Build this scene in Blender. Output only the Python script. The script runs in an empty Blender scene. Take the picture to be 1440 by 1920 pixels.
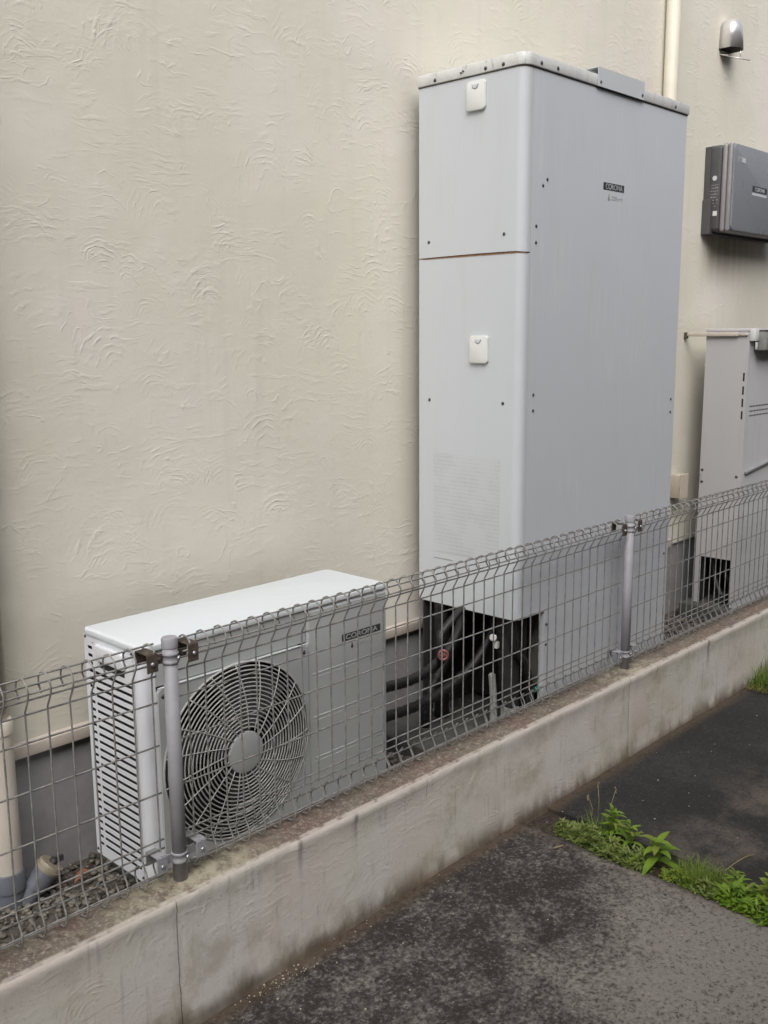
import bpy, bmesh, math, random
import numpy as np
from mathutils import Vector, Matrix, noise
R = math.radians
random.seed(7); np.random.seed(7)
C = bpy.context.scene.collection
sc = bpy.context.scene

# ------------------------------------------------------------ camera
F, YAW, PIT, ROL = 1851.8, R(-46.17), R(10.264), R(-0.393)
CAM = Vector((-1.1965, -1.816, 1.2515))
fw = Vector((-math.sin(YAW)*math.cos(PIT), math.cos(YAW)*math.cos(PIT), -math.sin(PIT)))
rt = Vector((math.cos(YAW), math.sin(YAW), 0)); up = rt.cross(fw)
r2 = math.cos(ROL)*rt + math.sin(ROL)*up; u2 = -math.sin(ROL)*rt + math.cos(ROL)*up
cd = bpy.data.cameras.new('camera'); cam = bpy.data.objects.new('camera', cd); C.objects.link(cam)
M = Matrix((r2, u2, -fw)).transposed().to_4x4(); M.translation = CAM; cam.matrix_world = M
cd.sensor_fit = 'HORIZONTAL'; cd.sensor_width = 36; cd.lens = F/1440*36; cd.clip_start = .05; cd.clip_end = 200
sc.camera = cam
sc.render.resolution_x = 768; sc.render.resolution_y = 1024

# ------------------------------------------------------------ light
SUN_EL, SUN_AZ = R(48), R(226)         # azimuth measured clockwise from +y
w = bpy.data.worlds.new('World'); sc.world = w; w.use_nodes = True
nt = w.node_tree; nt.nodes.clear()
sky = nt.nodes.new('ShaderNodeTexSky'); sky.sky_type = 'NISHITA'; sky.sun_disc = False
sky.sun_elevation = SUN_EL; sky.sun_rotation = SUN_AZ; sky.dust_density = 6; sky.air_density = 1
hs = nt.nodes.new('ShaderNodeHueSaturation'); hs.inputs['Saturation'].default_value = .38
bg = nt.nodes.new('ShaderNodeBackground'); bg.inputs[1].default_value = .13
wo = nt.nodes.new('ShaderNodeOutputWorld')
nt.links.new(sky.outputs[0], hs.inputs['Color']); nt.links.new(hs.outputs[0], bg.inputs[0]); nt.links.new(bg.outputs[0], wo.inputs[0])
sd = bpy.data.lights.new('sun', 'SUN'); sd.energy = 1.35; sd.angle = R(60); sd.color = (1, .985, .965)
sun = bpy.data.objects.new('sun', sd); C.objects.link(sun)
sdir = Vector((math.sin(SUN_AZ)*math.cos(SUN_EL), math.cos(SUN_AZ)*math.cos(SUN_EL), math.sin(SUN_EL)))
sun.rotation_euler = sdir.to_track_quat('Z', 'Y').to_euler()
sc.view_settings.view_transform = 'Standard'; sc.view_settings.look = 'None'
sc.view_settings.exposure = 0.43; sc.view_settings.gamma = 1

# ------------------------------------------------------------ materials
class NT:
    def __init__(s, name):
        s.m = bpy.data.materials.new(name); s.m.use_nodes = True
        s.t = s.m.node_tree; s.t.nodes.clear()
        s.o = s.t.nodes.new('ShaderNodeOutputMaterial'); s.b = s.t.nodes.new('ShaderNodeBsdfPrincipled')
        s.t.links.new(s.b.outputs[0], s.o.inputs[0])
    def n(s, typ, ins={}, **kw):
        x = s.t.nodes.new('ShaderNode'+typ)
        for k, v in kw.items(): setattr(x, k, v)
        for k, v in ins.items():
            i = x.inputs[k]
            if isinstance(v, bpy.types.NodeSocket): s.t.links.new(v, i)
            else: i.default_value = v
        return x
    def pos(s): return s.n('NewGeometry').outputs['Position']
    def obj(s): return s.n('TexCoord').outputs['Object']
    def mp(s, v, scale=(1, 1, 1), loc=(0, 0, 0), rot=(0, 0, 0)):
        return s.n('Mapping', {'Vector': v, 'Scale': scale, 'Location': loc, 'Rotation': rot}).outputs[0]
    def noise(s, v, sc_=5, det=4, rough=.55, dist=0, out=0):
        return s.n('TexNoise', {'Vector': v, 'Scale': sc_, 'Detail': det, 'Roughness': rough, 'Distortion': dist}).outputs[out]
    def ma(s, op, a, b=0.0, c=None, clamp=False):
        x = s.t.nodes.new('ShaderNodeMath'); x.operation = op; x.use_clamp = clamp
        for i, v in enumerate((a, b) if c is None else (a, b, c)):
            if isinstance(v, bpy.types.NodeSocket): s.t.links.new(v, x.inputs[i])
            else: x.inputs[i].default_value = v
        return x.outputs[0]
    def rg(s, v, a, b, c=0., d=1., smooth=True):
        x = s.n('MapRange', {'Value': v, 'From Min': a, 'From Max': b, 'To Min': c, 'To Max': d})
        if smooth: x.interpolation_type = 'SMOOTHSTEP'
        return x.outputs[0]
    def mix(s, f, a, b, bt='MIX'):
        x = s.t.nodes.new('ShaderNodeMix'); x.data_type = 'RGBA'; x.blend_type = bt
        for i, v in ((0, f), (6, a), (7, b)):
            if isinstance(v, bpy.types.NodeSocket): s.t.links.new(v, x.inputs[i])
            else: x.inputs[i].default_value = v if i == 0 else (*v, 1)
        return x.outputs[2]
    def sep(s, v):
        x = s.n('SeparateXYZ', {0: v}); return x.outputs
    def comb(s, a, b, c=0.0): return s.n('CombineXYZ', {0: a, 1: b, 2: c}).outputs[0]
    def bump(s, h, dist=.002, st=1.0, nrm=None):
        i = {'Height': h, 'Distance': dist, 'Strength': st}
        if nrm: i['Normal'] = nrm
        return s.n('Bump', i).outputs[0]
    def fin(s, col, rough=.7, metal=0., nrm=None, spec=.5):
        for k, v in (('Base Color', col), ('Roughness', rough), ('Metallic', metal), ('Specular IOR Level', spec), ('Normal', nrm)):
            if v is None: continue
            if isinstance(v, bpy.types.NodeSocket): s.t.links.new(v, s.b.inputs[k])
            else: s.b.inputs[k].default_value = (*v, 1) if k == 'Base Color' else v
        return s.m

def simple(name, col, rough=.6, metal=0., var=.12, scale=25, bump=.0004, spec=.5, dirt=None):
    t = NT(name); p = t.pos()
    f = t.noise(p, scale, 5, .6)
    c = t.mix(t.rg(f, .3, .7), tuple(x*(1-var) for x in col), tuple(min(1, x*(1+var)) for x in col))
    if dirt:
        g = t.noise(t.mp(p, (1, 1, .25)), dirt[1], 6, .65)
        c = t.mix(t.rg(g, dirt[2], dirt[3], 0, dirt[4]), c, dirt[0])
    return t.fin(c, rough, metal, t.bump(t.noise(p, scale*9, 3), bump), spec)

def stucco(name, ca, cb, cc, amp=1.0, low=False):
    t = NT(name); p = t.pos(); X, Y, Z = t.sep(p)[:3]
    q = t.comb(X, Z)
    wob = t.n('VectorMath', {0: t.noise(q, 7, 3, out=1), 1: (.5, .5, .5)}, operation='SUBTRACT').outputs[0]
    wob = t.n('VectorMath', {0: wob, 3: .075}, operation='SCALE').outputs[0]
    qd = t.n('VectorMath', {0: q, 1: wob}, operation='ADD').outputs[0]
    H = None
    for sc_, off, fr, thr in ((3.6, (0, 0, 0), 88, .47), (2.7, (3.3, 1.7, 0), 64, .48), (4.9, (7.1, 4.4, 0), 92, .47), (4.1, (1.9, 8.3, 0), 78, .5)):
        qq = t.mp(qd, (1, 1, 1), off)
        v = t.n('TexVoronoi', {'Vector': qq, 'Scale': sc_, 'Randomness': 1.0}, voronoi_dimensions='2D')
        d = v.outputs['Distance']
        dz = t.sep(t.n('VectorMath', {0: qq, 1: v.outputs['Position']}, operation='SUBTRACT').outputs[0])[1]
        ring = t.ma('SINE', t.ma('MULTIPLY', d, fr))
        ring = t.ma('POWER', t.rg(ring, -.2, 1.0), 1.6)
        m = t.ma('MULTIPLY', t.rg(dz, -.02, .05), t.rg(d, .55, .3))
        m = t.ma('MULTIPLY', m, t.rg(t.noise(t.mp(q, (1, 1, 1), off), 4.5, 4, .65), thr-.04, thr+.22))
        m = t.ma('MULTIPLY', m, t.rg(t.noise(t.mp(q, (1, 1, 1), off), 34, 2, .6), .38, .6, .15, 1))
        h = t.ma('MULTIPLY', t.ma('MULTIPLY', ring, m), t.rg(t.noise(t.mp(q, (1, 1, 1), off), 70, 3, .6), .3, .6, .35, 1))
        H = h if H is None else t.ma('MAXIMUM', H, h)
    # stray trowel ridges
    n1 = t.noise(qd, 6, 2, .5, 1.2)
    rid = t.ma('SUBTRACT', 1.0, t.ma('MULTIPLY', t.ma('ABSOLUTE', t.ma('SUBTRACT', n1, .5)), 60), clamp=True)
    rid = t.ma('MULTIPLY', rid, t.rg(t.noise(q, 9, 3), .52, .64))
    H = t.ma('MAXIMUM', H, t.ma('MULTIPLY', rid, .55))
    H = t.ma('ADD', H, t.ma('MULTIPLY', t.noise(q, 9, 5, .62), 1.5))
    # fine overlapping trowel strokes running every way
    for k, (an, of) in enumerate(((.4, 0), (1.3, 5), (2.3, 11))):
        st = t.noise(t.mp(qd, (9, 55, 1), (of, of*1.7, 0), (0, 0, an)), 1.0, 3, .55)
        mk = t.rg(t.noise(t.mp(q, (1, 1, 1), (of*2.1, of, 0)), 5, 3, .6), .5, .64)
        H = t.ma('ADD', H, t.ma('MULTIPLY', t.ma('MULTIPLY', t.rg(st, .5, .68), mk), .4))
    H = t.ma('ADD', H, t.ma('MULTIPLY', t.noise(q, 110, 4, .7), .22))
    c = t.mix(t.rg(t.noise(q, 1.1, 4, .6), .35, .65), ca, cb)
    c = t.mix(t.rg(t.noise(t.mp(q, (1, 1, 1), (5, 9, 0)), 2.3, 3), .42, .62, 0, .7), c, cc)
    return t, p, X, Y, Z, q, H, c

def m_wall():
    t, p, X, Y, Z, q, H, c = stucco('stucco_beige', (.655, .63, .54), (.69, .65, .59), (.63, .61, .525))
    # grime that washed down the wall
    st = t.noise(t.mp(q, (7, .5, 1)), 2.4, 5, .6)
    c = t.mix(t.rg(st, .5, .75, 0, .13), c, (.42, .41, .34))
    # damp green tint low on the left side and dirt plus painted shadow under the inverter box
    g = t.ma('MULTIPLY', t.rg(X, .15, -.35), t.rg(Z, 2.0, .7))
    g = t.ma('MULTIPLY', g, t.rg(t.noise(q, 4, 5), .3, .65))
    c = t.mix(t.ma('MULTIPLY', g, .5), c, (.33, .31, .2))
    g2 = t.ma('MULTIPLY', t.ma('MULTIPLY', t.rg(X, 3.55, 3.75), t.rg(X, 4.3, 3.9)), t.ma('MULTIPLY', t.rg(Z, 1.45, 1.72), t.rg(Z, 1.9, 1.76)))
    c = t.mix(t.ma('MULTIPLY', g2, t.rg(st, .2, .6, .3, .75)), c, (.2, .17, .11))
    return t.fin(c, .88, 0, t.bump(H, .0016, .8), .3)

def m_lowwall():
    t, p, X, Y, Z, q, H, c = stucco('low_wall_render', (.58, .555, .49), (.63, .61, .57), (.60, .535, .50))
    nz = t.sep(t.n('NewGeometry').outputs['Normal'])[2]
    fine = t.noise(p, 60, 6, .7); mid = t.noise(p, 13, 5, .65)
    # grime rising from the paving
    base = t.ma('MULTIPLY', t.rg(Z, -.235, -.31), t.rg(t.noise(t.mp(p, (1, 1, .4)), 9, 5, .65), .36, .6))
    c = t.mix(t.ma('MULTIPLY', base, .75), c, (.13, .10, .065))
    base2 = t.ma('MULTIPLY', t.rg(Z, -.285, -.325), 1.0)
    c = t.mix(t.ma('MULTIPLY', base2, .7), c, (.09, .065, .045))
    # yellow-green patches
    yg = t.ma('MULTIPLY', t.rg(Z, -.1, -.28), t.rg(t.noise(p, 5, 4), .5, .66))
    c = t.mix(t.ma('MULTIPLY', yg, .35), c, (.25, .22, .11))
    # drips from the top edge
    dr = t.noise(t.mp(p, (1, 1, .04)), 17, 3, .5)
    dr = t.ma('MULTIPLY', t.rg(dr, .60, .70), t.rg(Z, -.15, -.01))
    c = t.mix(t.ma('MULTIPLY', dr, .7), c, (.10, .09, .085))
    d2 = t.noise(t.mp(p, (1, 1, .07)), 60, 4, .6)
    c = t.mix(t.ma('MULTIPLY', t.ma('MULTIPLY', t.rg(d2, .52, .72), t.rg(mid, .4, .62)), .4), c, (.20, .185, .165))
    bl = t.noise(t.mp(p, (1, 1, 1), (3, 1, 8)), 7, 6, .7)
    c = t.mix(t.rg(bl, .48, .7, 0, .45), c, (.30, .265, .20))
    c = t.mix(t.rg(t.noise(p, 150, 3, .7), .6, .7, 0, .35), c, (.15, .14, .12))
    # control joints and hairline cracks
    jx = None
    wv = t.ma('MULTIPLY', t.ma('SUBTRACT', t.noise(p, 24, 4), .5), .010)
    xx = t.ma('ADD', X, wv)
    for x0 in (-.056, .80, 1.935, 3.9):
        wd = .0010 if x0 != .80 else .0007
        e = t.rg(t.ma('ABSOLUTE', t.ma('SUBTRACT', xx, x0)), wd, wd*1.7, 1, 0)
        if x0 == .80: e = t.ma('MULTIPLY', e, t.rg(Z, -.1, -.03))
        jx = e if jx is None else t.ma('MAXIMUM', jx, e)
    # horizontal crack right of the second post
    zc = t.ma('ADD', Z, t.ma('MULTIPLY', t.ma('SUBTRACT', t.noise(p, 9, 5), .5), .05))
    for (z0, xa, xb) in ((-.222, 1.95, 2.5), (-.2, 1.5, 1.9), (-.17, -.32, -.07)):
        e = t.rg(t.ma('ABSOLUTE', t.ma('SUBTRACT', zc, z0)), .0004, .0014, 1, 0)
        e = t.ma('MULTIPLY', e, t.ma('MULTIPLY', t.rg(X, xa, xa+.02), t.rg(X, xb, xb-.15)))
        jx = t.ma('MAXIMUM', jx, t.ma('MULTIPLY', e, .45))
    c = t.mix(t.ma('MULTIPLY', jx, .65), c, (.06, .05, .04))
    # weathered top
    topc = t.mix(t.rg(mid, .38, .62), (.12, .095, .082), (.16, .145, .11))
    topc = t.mix(t.rg(t.noise(p, 4.3, 3), .42, .6, 0, .8), topc, (.15, .105, .088))
    topc = t.mix(t.rg(fine, .50, .66, 0, .7), topc, (.33, .29, .24)); topc = t.mix(t.rg(t.noise(p, 150, 3, .7), .55, .68, 0, .6), topc, (.40, .35, .30))
    topc = t.mix(t.rg(t.noise(p, 31, 4, .7), .55, .7, 0, .8), topc, (.07, .06, .045))
    # lime bloom round the posts
    def near(x0, r):
        d = t.ma('ABSOLUTE', t.ma('SUBTRACT', X, x0)); return t.rg(d, r, r*.15)
    lb = t.ma('MAXIMUM', near(.02, .3), t.ma('MAXIMUM', near(2.0, .26), near(4.0, .2)))
    lb = t.ma('MULTIPLY', lb, t.rg(t.noise(p, 19, 5, .7), .38, .6))
    topc = t.mix(t.ma('MULTIPLY', lb, .75), topc, (.40, .38, .28))
    c = t.mix(t.rg(nz, .55, .85), c, topc)
    # worn pale arris
    ed = t.ma('MULTIPLY', t.rg(Y, -.0475, -.056), t.rg(Z, -.016, -.007))
    ed = t.ma('MULTIPLY', ed, t.rg(t.noise(p, 24, 4), .3, .55))
    c = t.mix(t.ma('MULTIPLY', ed, .7), c, (.50, .45, .40))
    H2 = t.ma('ADD', H, t.ma('MULTIPLY', fine, .8)); H2 = t.ma('SUBTRACT', H2, t.ma('MULTIPLY', jx, .8))
    return t.fin(c, .92, 0, t.bump(H2, .0011, .85), .25)

def m_slab(name, dark, lightc, far=False):
    t = NT(name); p = t.pos(); X, Y, Z = t.sep(p)[:3]
    n1 = t.noise(p, 3.2, 6, .62); n2 = t.noise(p, 58, 6, .75); n3 = t.noise(p, 160, 4, .7)
    n4 = t.noise(p, 95, 4, .7); f = t.ma('ADD', t.ma('MULTIPLY', n1, .40), t.ma('ADD', t.ma('MULTIPLY', n2, .36), t.ma('MULTIPLY', n4, .24)))
    if not far:
        # the cleaner, paler part of the slab away from the wall
        d = t.n('VectorMath', {0: p, 1: (1.02, -1.05, -.33)}, operation='DISTANCE').outputs['Value']
        f = t.ma('ADD', f, t.rg(d, .75, .25, -.012, .14))
        f = t.ma('SUBTRACT', f, t.rg(t.n('VectorMath', {0: p, 1: (.85, -.42, -.33)}, operation='DISTANCE').outputs['Value'], .35, .1, 0, .05))
        f = t.ma('ADD', f, t.ma('MULTIPLY', t.ma('SUBTRACT', t.noise(p, 9, 5, .7), .5), .22)); c = t.mix(t.rg(f, .42, .64), dark, lightc)
        e = t.ma('MULTIPLY', t.rg(X, 1.19, 1.25), t.rg(n2, .3, .6)); c = t.mix(t.ma('MULTIPLY', e, .5), c, (.17, .14, .11))
    else:
        c = t.mix(t.rg(f, .44, .62), dark, lightc)
        k = t.ma('MULTIPLY', t.rg(Y, -.35, -.6), t.rg(n1, .42, .6)); c = t.mix(t.ma('MULTIPLY', k, .6), c, (.14, .115, .095))
    c = t.mix(t.rg(n2, .56, .70, 0, .4), c, tuple(x*1.3+.01 for x in lightc)); c = t.mix(t.rg(n4, .58, .7, 0, .35), c, tuple(x*2+.02 for x in lightc))
    c = t.mix(t.rg(n2, .45, .34, 0, .5), c, tuple(x*.45 for x in dark)); c = t.mix(t.rg(n4, .47, .33, 0, .75), c, tuple(x*.9 for x in dark))
    v = t.n('TexVoronoi', {'Vector': p, 'Scale': 150.0, 'Randomness': 1.0})
    sp = t.ma('MULTIPLY', t.rg(v.outputs['Distance'], .25, .1), t.rg(t.sep(v.outputs['Color'])[0], .86, .93))
    c = t.mix(t.ma('MULTIPLY', sp, .6), c, (.30, .28, .25))
    # mossy brown fringe along the wall
    fr = t.ma('MULTIPLY', t.rg(Y, -.13, -.075), t.rg(n2, .25, .55))
    c = t.mix(t.ma('MULTIPLY', fr, .85), c, (.085, .062, .04))
    H = t.ma('ADD', t.ma('MULTIPLY', n2, .9), t.ma('MULTIPLY', n3, .5))
    return t.fin(c, .9, 0, t.bump(H, .003, .8), .35)

def m_paint(name, col, streak, dirtc, stf=.5, rough=.42, scale=60, tintc=None):
    t = NT(name); p = t.pos(); X, Y, Z = t.sep(p)[:3]
    hx = t.ma('ADD', X, t.ma('MULTIPLY', Y, 1.7))
    q = t.comb(hx, t.ma('MULTIPLY', Z, .035))
    s = t.noise(q, scale, 5, .68); s2 = t.noise(t.comb(hx, t.ma('MULTIPLY', Z, .25)), 9, 5, .6)
    m = t.ma('MULTIPLY', t.rg(s, .5, .72), t.rg(t.noise(t.comb(hx, Z), 2.2, 3), .38, .66))
    c = t.mix(t.ma('MULTIPLY', m, stf), col, streak)
    c = t.mix(t.rg(s2, .52, .78, 0, .3), c, dirtc)
    if tintc: c = t.mix(t.rg(t.noise(p, 2.6, 3), .4, .65, 0, .8), c, tintc)
    rr = t.rg(t.noise(p, 8, 4), .3, .7, rough-.06, rough+.12)
    return t.fin(c, rr, 0, t.bump(t.ma('ADD', t.noise(p, 3.2, 2), t.ma('MULTIPLY', t.noise(p, 350, 2), .02)), .004, .35), .4)

MW = m_wall(); ML = m_lowwall()
M_slabA = m_slab('stained_concrete', (.027, .0225, .021), (.19, .174, .156))
M_slabB = m_slab('dark_concrete', (.020, .0195, .0185), (.036, .0335, .032), far=True)
M_soil = simple('soil', (.05, .035, .025), .95, 0, .5, 60, .004)
M_gravelbed = simple('gravel_bed', (.10, .085, .07), .95, 0, .5, 80, .004)
M_found = simple('foundation_concrete', (.30, .295, .305), .85, 0, .1, 12, .0006, dirt=((.11, .10, .085), 3, .45, .75, .5))
M_trim = simple('trim_cream', (.52, .465, .405), .6, 0, .06, 14, dirt=((.25, .20, .13), 6, .55, .8, .5))
M_pipe = simple('pvc_cream', (.56, .515, .455), .45, 0, .05, 6, .0001, dirt=((.42, .36, .27), 5, .5, .8, .4))
M_pipeup = simple('pvc_pale_yellow', (.58, .55, .46), .5, 0, .05, 6, .0001)
M_pvc = simple('pvc_grey', (.13, .14, .165), .4, 0, .1, 9, .0001, dirt=((.09, .08, .07), 8, .5, .75, .5))
M_capy = simple('cap_yellowed', (.26, .225, .165), .5, 0, .12, 30)
M_tankL = m_paint('tank_side_paint', (.515, .545, .575), (.48, .52, .515), (.455, .48, .48), .4, .38)
M_tankF = m_paint('tank_front_paint', (.53, .555, .595), (.66, .67, .665), (.46, .475, .49), .6, .4, 70)
M_lid = simple('lid_paint', (.60, .61, .60), .5, 0, .06, 20, dirt=((.08, .075, .065), 30, .54, .72, .55))
M_rust = simple('rusty_seam', (.27, .15, .08), .9, 0, .4, 90)
M_dark = simple('dark_inside', (.022, .021, .02), .85, 0, .3, 20)
M_hand = simple('cover_plastic', (.62, .635, .62), .4, 0, .03, 10)
M_screw = simple('screw_steel', (.075, .075, .085), .5, .6, .2, 40)
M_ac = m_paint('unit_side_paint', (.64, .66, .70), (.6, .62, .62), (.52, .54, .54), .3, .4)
M_acF = m_paint('unit_front_shaded', (.385, .405, .40), (.42, .435, .42), (.33, .345, .335), .4, .45)  # front colour darkened against the side to carry its shade
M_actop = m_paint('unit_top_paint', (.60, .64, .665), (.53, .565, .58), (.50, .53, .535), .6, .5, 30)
M_guard = simple('guard_wire', (.40, .405, .39), .5, .0, .1, 30)
M_blade = simple('fan_plastic', (.10, .105, .11), .5, 0, .1, 10)
M_coil = NT('coil_fins'); _p = M_coil.obj(); _s = M_coil.sep(_p)
M_coil = M_coil.fin(M_coil.mix(M_coil.rg(M_coil.ma('SINE', M_coil.ma('MULTIPLY', _s[1], 1200)), -1, 1), (.012, .014, .018), (.05, .052, .056)), .6, .3)
M_wire = simple('fence_wire', (.245, .24, .232), .55, .2, .25, 60, .0002, dirt=((.12, .09, .065), 18, .55, .75, .5))
M_post = simple('post_paint', (.285, .282, .305), .55, .0, .08, 14, .0002, dirt=((.2, .17, .15), 12, .6, .75, .5))
M_clamp = simple('corroded_clamp', (.085, .066, .052), .8, .2, .35, 70)
M_bolt = simple('bolt_zinc', (.5, .5, .52), .35, .8, .1, 60)
M_hose = simple('black_insulation', (.008, .008, .009), .5, 0, .3, 50, .001, spec=.6)
M_white = simple('white_plastic', (.6, .6, .58), .4, 0, .05, 30)
M_red = simple('valve_red', (.22, .085, .08), .5, 0, .3, 60)
M_green = simple('valve_green', (.02, .20, .15), .4, 0, .2, 60)
M_brass = simple('brass', (.35, .28, .14), .35, .8, .1, 60)
M_greytube = simple('drain_tube_grey', (.23, .235, .22), .6, 0, .1, 20)
M_block = simple('concrete_block', (.075, .073, .07), .9, 0, .15, 30, .002)
M_u2 = m_paint('second_heater_paint', (.47, .465, .475), (.43, .43, .43), (.39, .385, .38), .4, .5)
M_u2f = m_paint('second_heater_front', (.52, .52, .545), (.38, .38, .34), (.40, .40, .37), .5, .5)
M_slot = simple('slot_black', (.01, .01, .01), .8)
M_invF = m_paint('inverter_front', (.205, .215, .24), (.21, .22, .245), (.20, .21, .232), .2, .32)
M_invM = simple('inverter_frame', (.25, .24, .25), .45, .1, .06, 20)
M_invB = simple('inverter_back', (.065, .065, .066), .6, 0, .1, 20)
M_steel = NT('stainless'); M_steel = M_steel.fin((.80, .78, .78), .30, .75, M_steel.bump(M_steel.noise(M_steel.pos(), 40, 2), .0005, .3))
M_mark = simple('logo_black', (.035, .038, .042), .5)
M_marklt = simple('logo_letters', (.34, .35, .36), .5)
M_markgr = simple('logo_grey_print', (.26, .27, .28), .5)
M_stick = simple('sticker_pale', (.50, .52, .56), .5, 0, .05, 60)
M_box = simple('junction_cream', (.52, .46, .38), .5, 0, .06, 12, dirt=((.3, .25, .18), 8, .55, .8, .5))
M_bit = simple('pale_bits', (.38, .33, .24), .8, 0, .3, 90)
def leafm(name, a, b, tr=.35):
    t = NT(name); p = t.pos()
    rnd = t.n('NewGeometry').outputs['Random Per Island']
    c = t.mix(t.rg(t.noise(p, 22, 3), .3, .7), a, b)
    c = t.mix(t.rg(rnd, 0, 1, .0, .55, False), c, (b[0]*1.25, b[1]*1.05, b[2]*.8))
    c = t.mix(t.rg(rnd, .93, .97, 0, .7), c, (.24, .19, .08))
    t.fin(c, .5, 0, None, .4)
    tb = t.n('BsdfTranslucent', {'Color': c}); mx = t.n('MixShader', {0: tr})
    t.t.links.new(t.b.outputs[0], mx.inputs[1]); t.t.links.new(tb.outputs[0], mx.inputs[2]); t.t.links.new(mx.outputs[0], t.o.inputs[0])
    return t.m
M_leaf = leafm('leaf_green', (.11, .215, .022), (.20, .335, .035))
M_leaf2 = leafm('leaf_grey_green', (.105, .17, .04), (.22, .29, .09))
M_leaf3 = leafm('leaf_yellow_green', (.17, .27, .03), (.28, .38, .06))
M_grass = leafm('grass_green', (.09, .17, .022), (.18, .27, .045))
M_straw = leafm('dry_straw', (.26, .20, .11), (.38, .31, .19), .15)

def m_stone():
    t = NT('gravel_stones'); 
    rnd = t.n('NewGeometry').outputs['Random Per Island']
    c = t.mix(rnd, (.075, .06, .05), (.22, .20, .17))
    c = t.mix(t.rg(t.noise(t.pos(), 120, 3), .45, .7, 0, .6), c, (.05, .05, .035))
    return t.fin(c, .85, 0, t.bump(t.noise(t.pos(), 300, 3), .001, .5))
M_stone = m_stone()
def m_print():       # faded instruction sheet printed on the tank
    t = NT('faded_instructions'); p = t.obj(); X, Y, Z = t.sep(p)[:3]
    rows = t.ma('SINE', t.ma('MULTIPLY', Z, 2*math.pi/.0135))
    ch = t.noise(t.comb(t.ma('MULTIPLY', Y, 150), t.ma('FLOOR', t.ma('DIVIDE', Z, .0135))), 1.0, 2, .6)
    blk = t.noise(t.comb(t.ma('MULTIPLY', Y, 9), t.ma('MULTIPLY', Z, 12)), 1.0, 2)
    m = t.ma('MULTIPLY', t.ma('MULTIPLY', t.rg(rows, .1, .6), t.rg(ch, .42, .55)), t.rg(blk, .35, .55, .35, 1))
    c = t.mix(t.rg(blk, .4, .6, 0, .5), (.515, .54, .56), (.475, .505, .515)); c = t.mix(t.ma('MULTIPLY', m, .42), c, (.34, .37, .385))
    return t.fin(c, .45)
M_print = m_print()
M_shadewall = simple('shade_wall_render', (.16, .15, .14), .9)

# ------------------------------------------------------------ mesh helpers
def new(): return bmesh.new()
def box(bm, x0, x1, y0, y1, z0, z1, bev=0, seg=2, rot=None, piv=None):
    t = bmesh.new(); bmesh.ops.create_cube(t, size=1)
    for v in t.verts: v.co = Vector(((x0+x1)/2+v.co.x*(x1-x0), (y0+y1)/2+v.co.y*(y1-y0), (z0+z1)/2+v.co.z*(z1-z0)))
    if bev: bmesh.ops.bevel(t, geom=t.edges[:], offset=bev, segments=seg, affect='EDGES', profile=.5, clamp_overlap=True)
    if rot is not None:
        c = Vector(piv) if piv else Vector(((x0+x1)/2, (y0+y1)/2, (z0+z1)/2))
        for v in t.verts: v.co = c + rot @ (v.co - c)
    merge(bm, t)
def merge(bm, t):
    mp = {}
    for v in t.verts: mp[v.index if False else v] = bm.verts.new(v.co)
    for f in t.faces:
        try:
            g = bm.faces.new([mp[v] for v in f.verts]); g.smooth = f.smooth
        except ValueError: pass
    t.free()
def frame(d):
    d = d.normalized(); a = Vector((0, 0, 1)) if abs(d.z) < .9 else Vector((1, 0, 0))
    u = d.cross(a).normalized(); return u, d.cross(u).normalized()
def tube(bm, pts, r, n=8, caps=True, closed=False):
    pts = [Vector(p) for p in pts]; N = len(pts); rings = []
    u, v = frame(pts[1]-pts[0])
    for i, p in enumerate(pts):
        if closed: d = pts[(i+1) % N]-pts[i-1]
        else: d = pts[min(i+1, N-1)]-pts[max(i-1, 0)]
        d.normalize(); u = (u - d*u.dot(d)).normalized(); v = d.cross(u)
        rr = r[i] if isinstance(r, (list, tuple)) else r
        rings.append([bm.verts.new(p + (u*math.cos(a)+v*math.sin(a))*rr) for a in [2*math.pi*k/n for k in range(n)]])
    for i in range(N if closed else N-1):
        A, B = rings[i], rings[(i+1) % N]
        for k in range(n):
            f = bm.faces.new((A[k], A[(k+1) % n], B[(k+1) % n], B[k])); f.smooth = True
    if caps and not closed:
        bm.faces.new(rings[0][::-1]); bm.faces.new(rings[-1])
def lathe(bm, prof, c, ax=(0, 0, 1), n=24, smooth=True):   # prof: (radius, along axis)
    ax = Vector(ax).normalized(); u, v = frame(ax); c = Vector(c); rings = []
    for r, h in prof:
        rings.append([bm.verts.new(c+ax*h+(u*math.cos(a)+v*math.sin(a))*max(r, 1e-5)) for a in [2*math.pi*k/n for k in range(n)]])
    for A, B in zip(rings, rings[1:]):
        for k in range(n):
            f = bm.faces.new((A[k], A[(k+1) % n], B[(k+1) % n], B[k])); f.smooth = smooth
    bm.faces.new(rings[0][::-1]); bm.faces.new(rings[-1])
def prism(bm, poly, axis, a, b, bev=0):     # poly in the other two axes, extruded along axis
    def mk(p, s):
        if axis == 'y': return Vector((p[0], s, p[1]))
        if axis == 'x': return Vector((s, p[0], p[1]))
        return Vector((p[0], p[1], s))
    t = bmesh.new(); A = [t.verts.new(mk(p, a)) for p in poly]; B = [t.verts.new(mk(p, b)) for p in poly]
    t.faces.new(A); t.faces.new(B[::-1])
    for i in range(len(poly)): j = (i+1) % len(poly); t.faces.new((A[j], A[i], B[i], B[j]))
    bmesh.ops.recalc_face_normals(t, faces=t.faces[:])
    if bev: bmesh.ops.bevel(t, geom=t.edges[:], offset=bev, segments=2, affect='EDGES', profile=.5, clamp_overlap=True)
    merge(bm, t)
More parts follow.
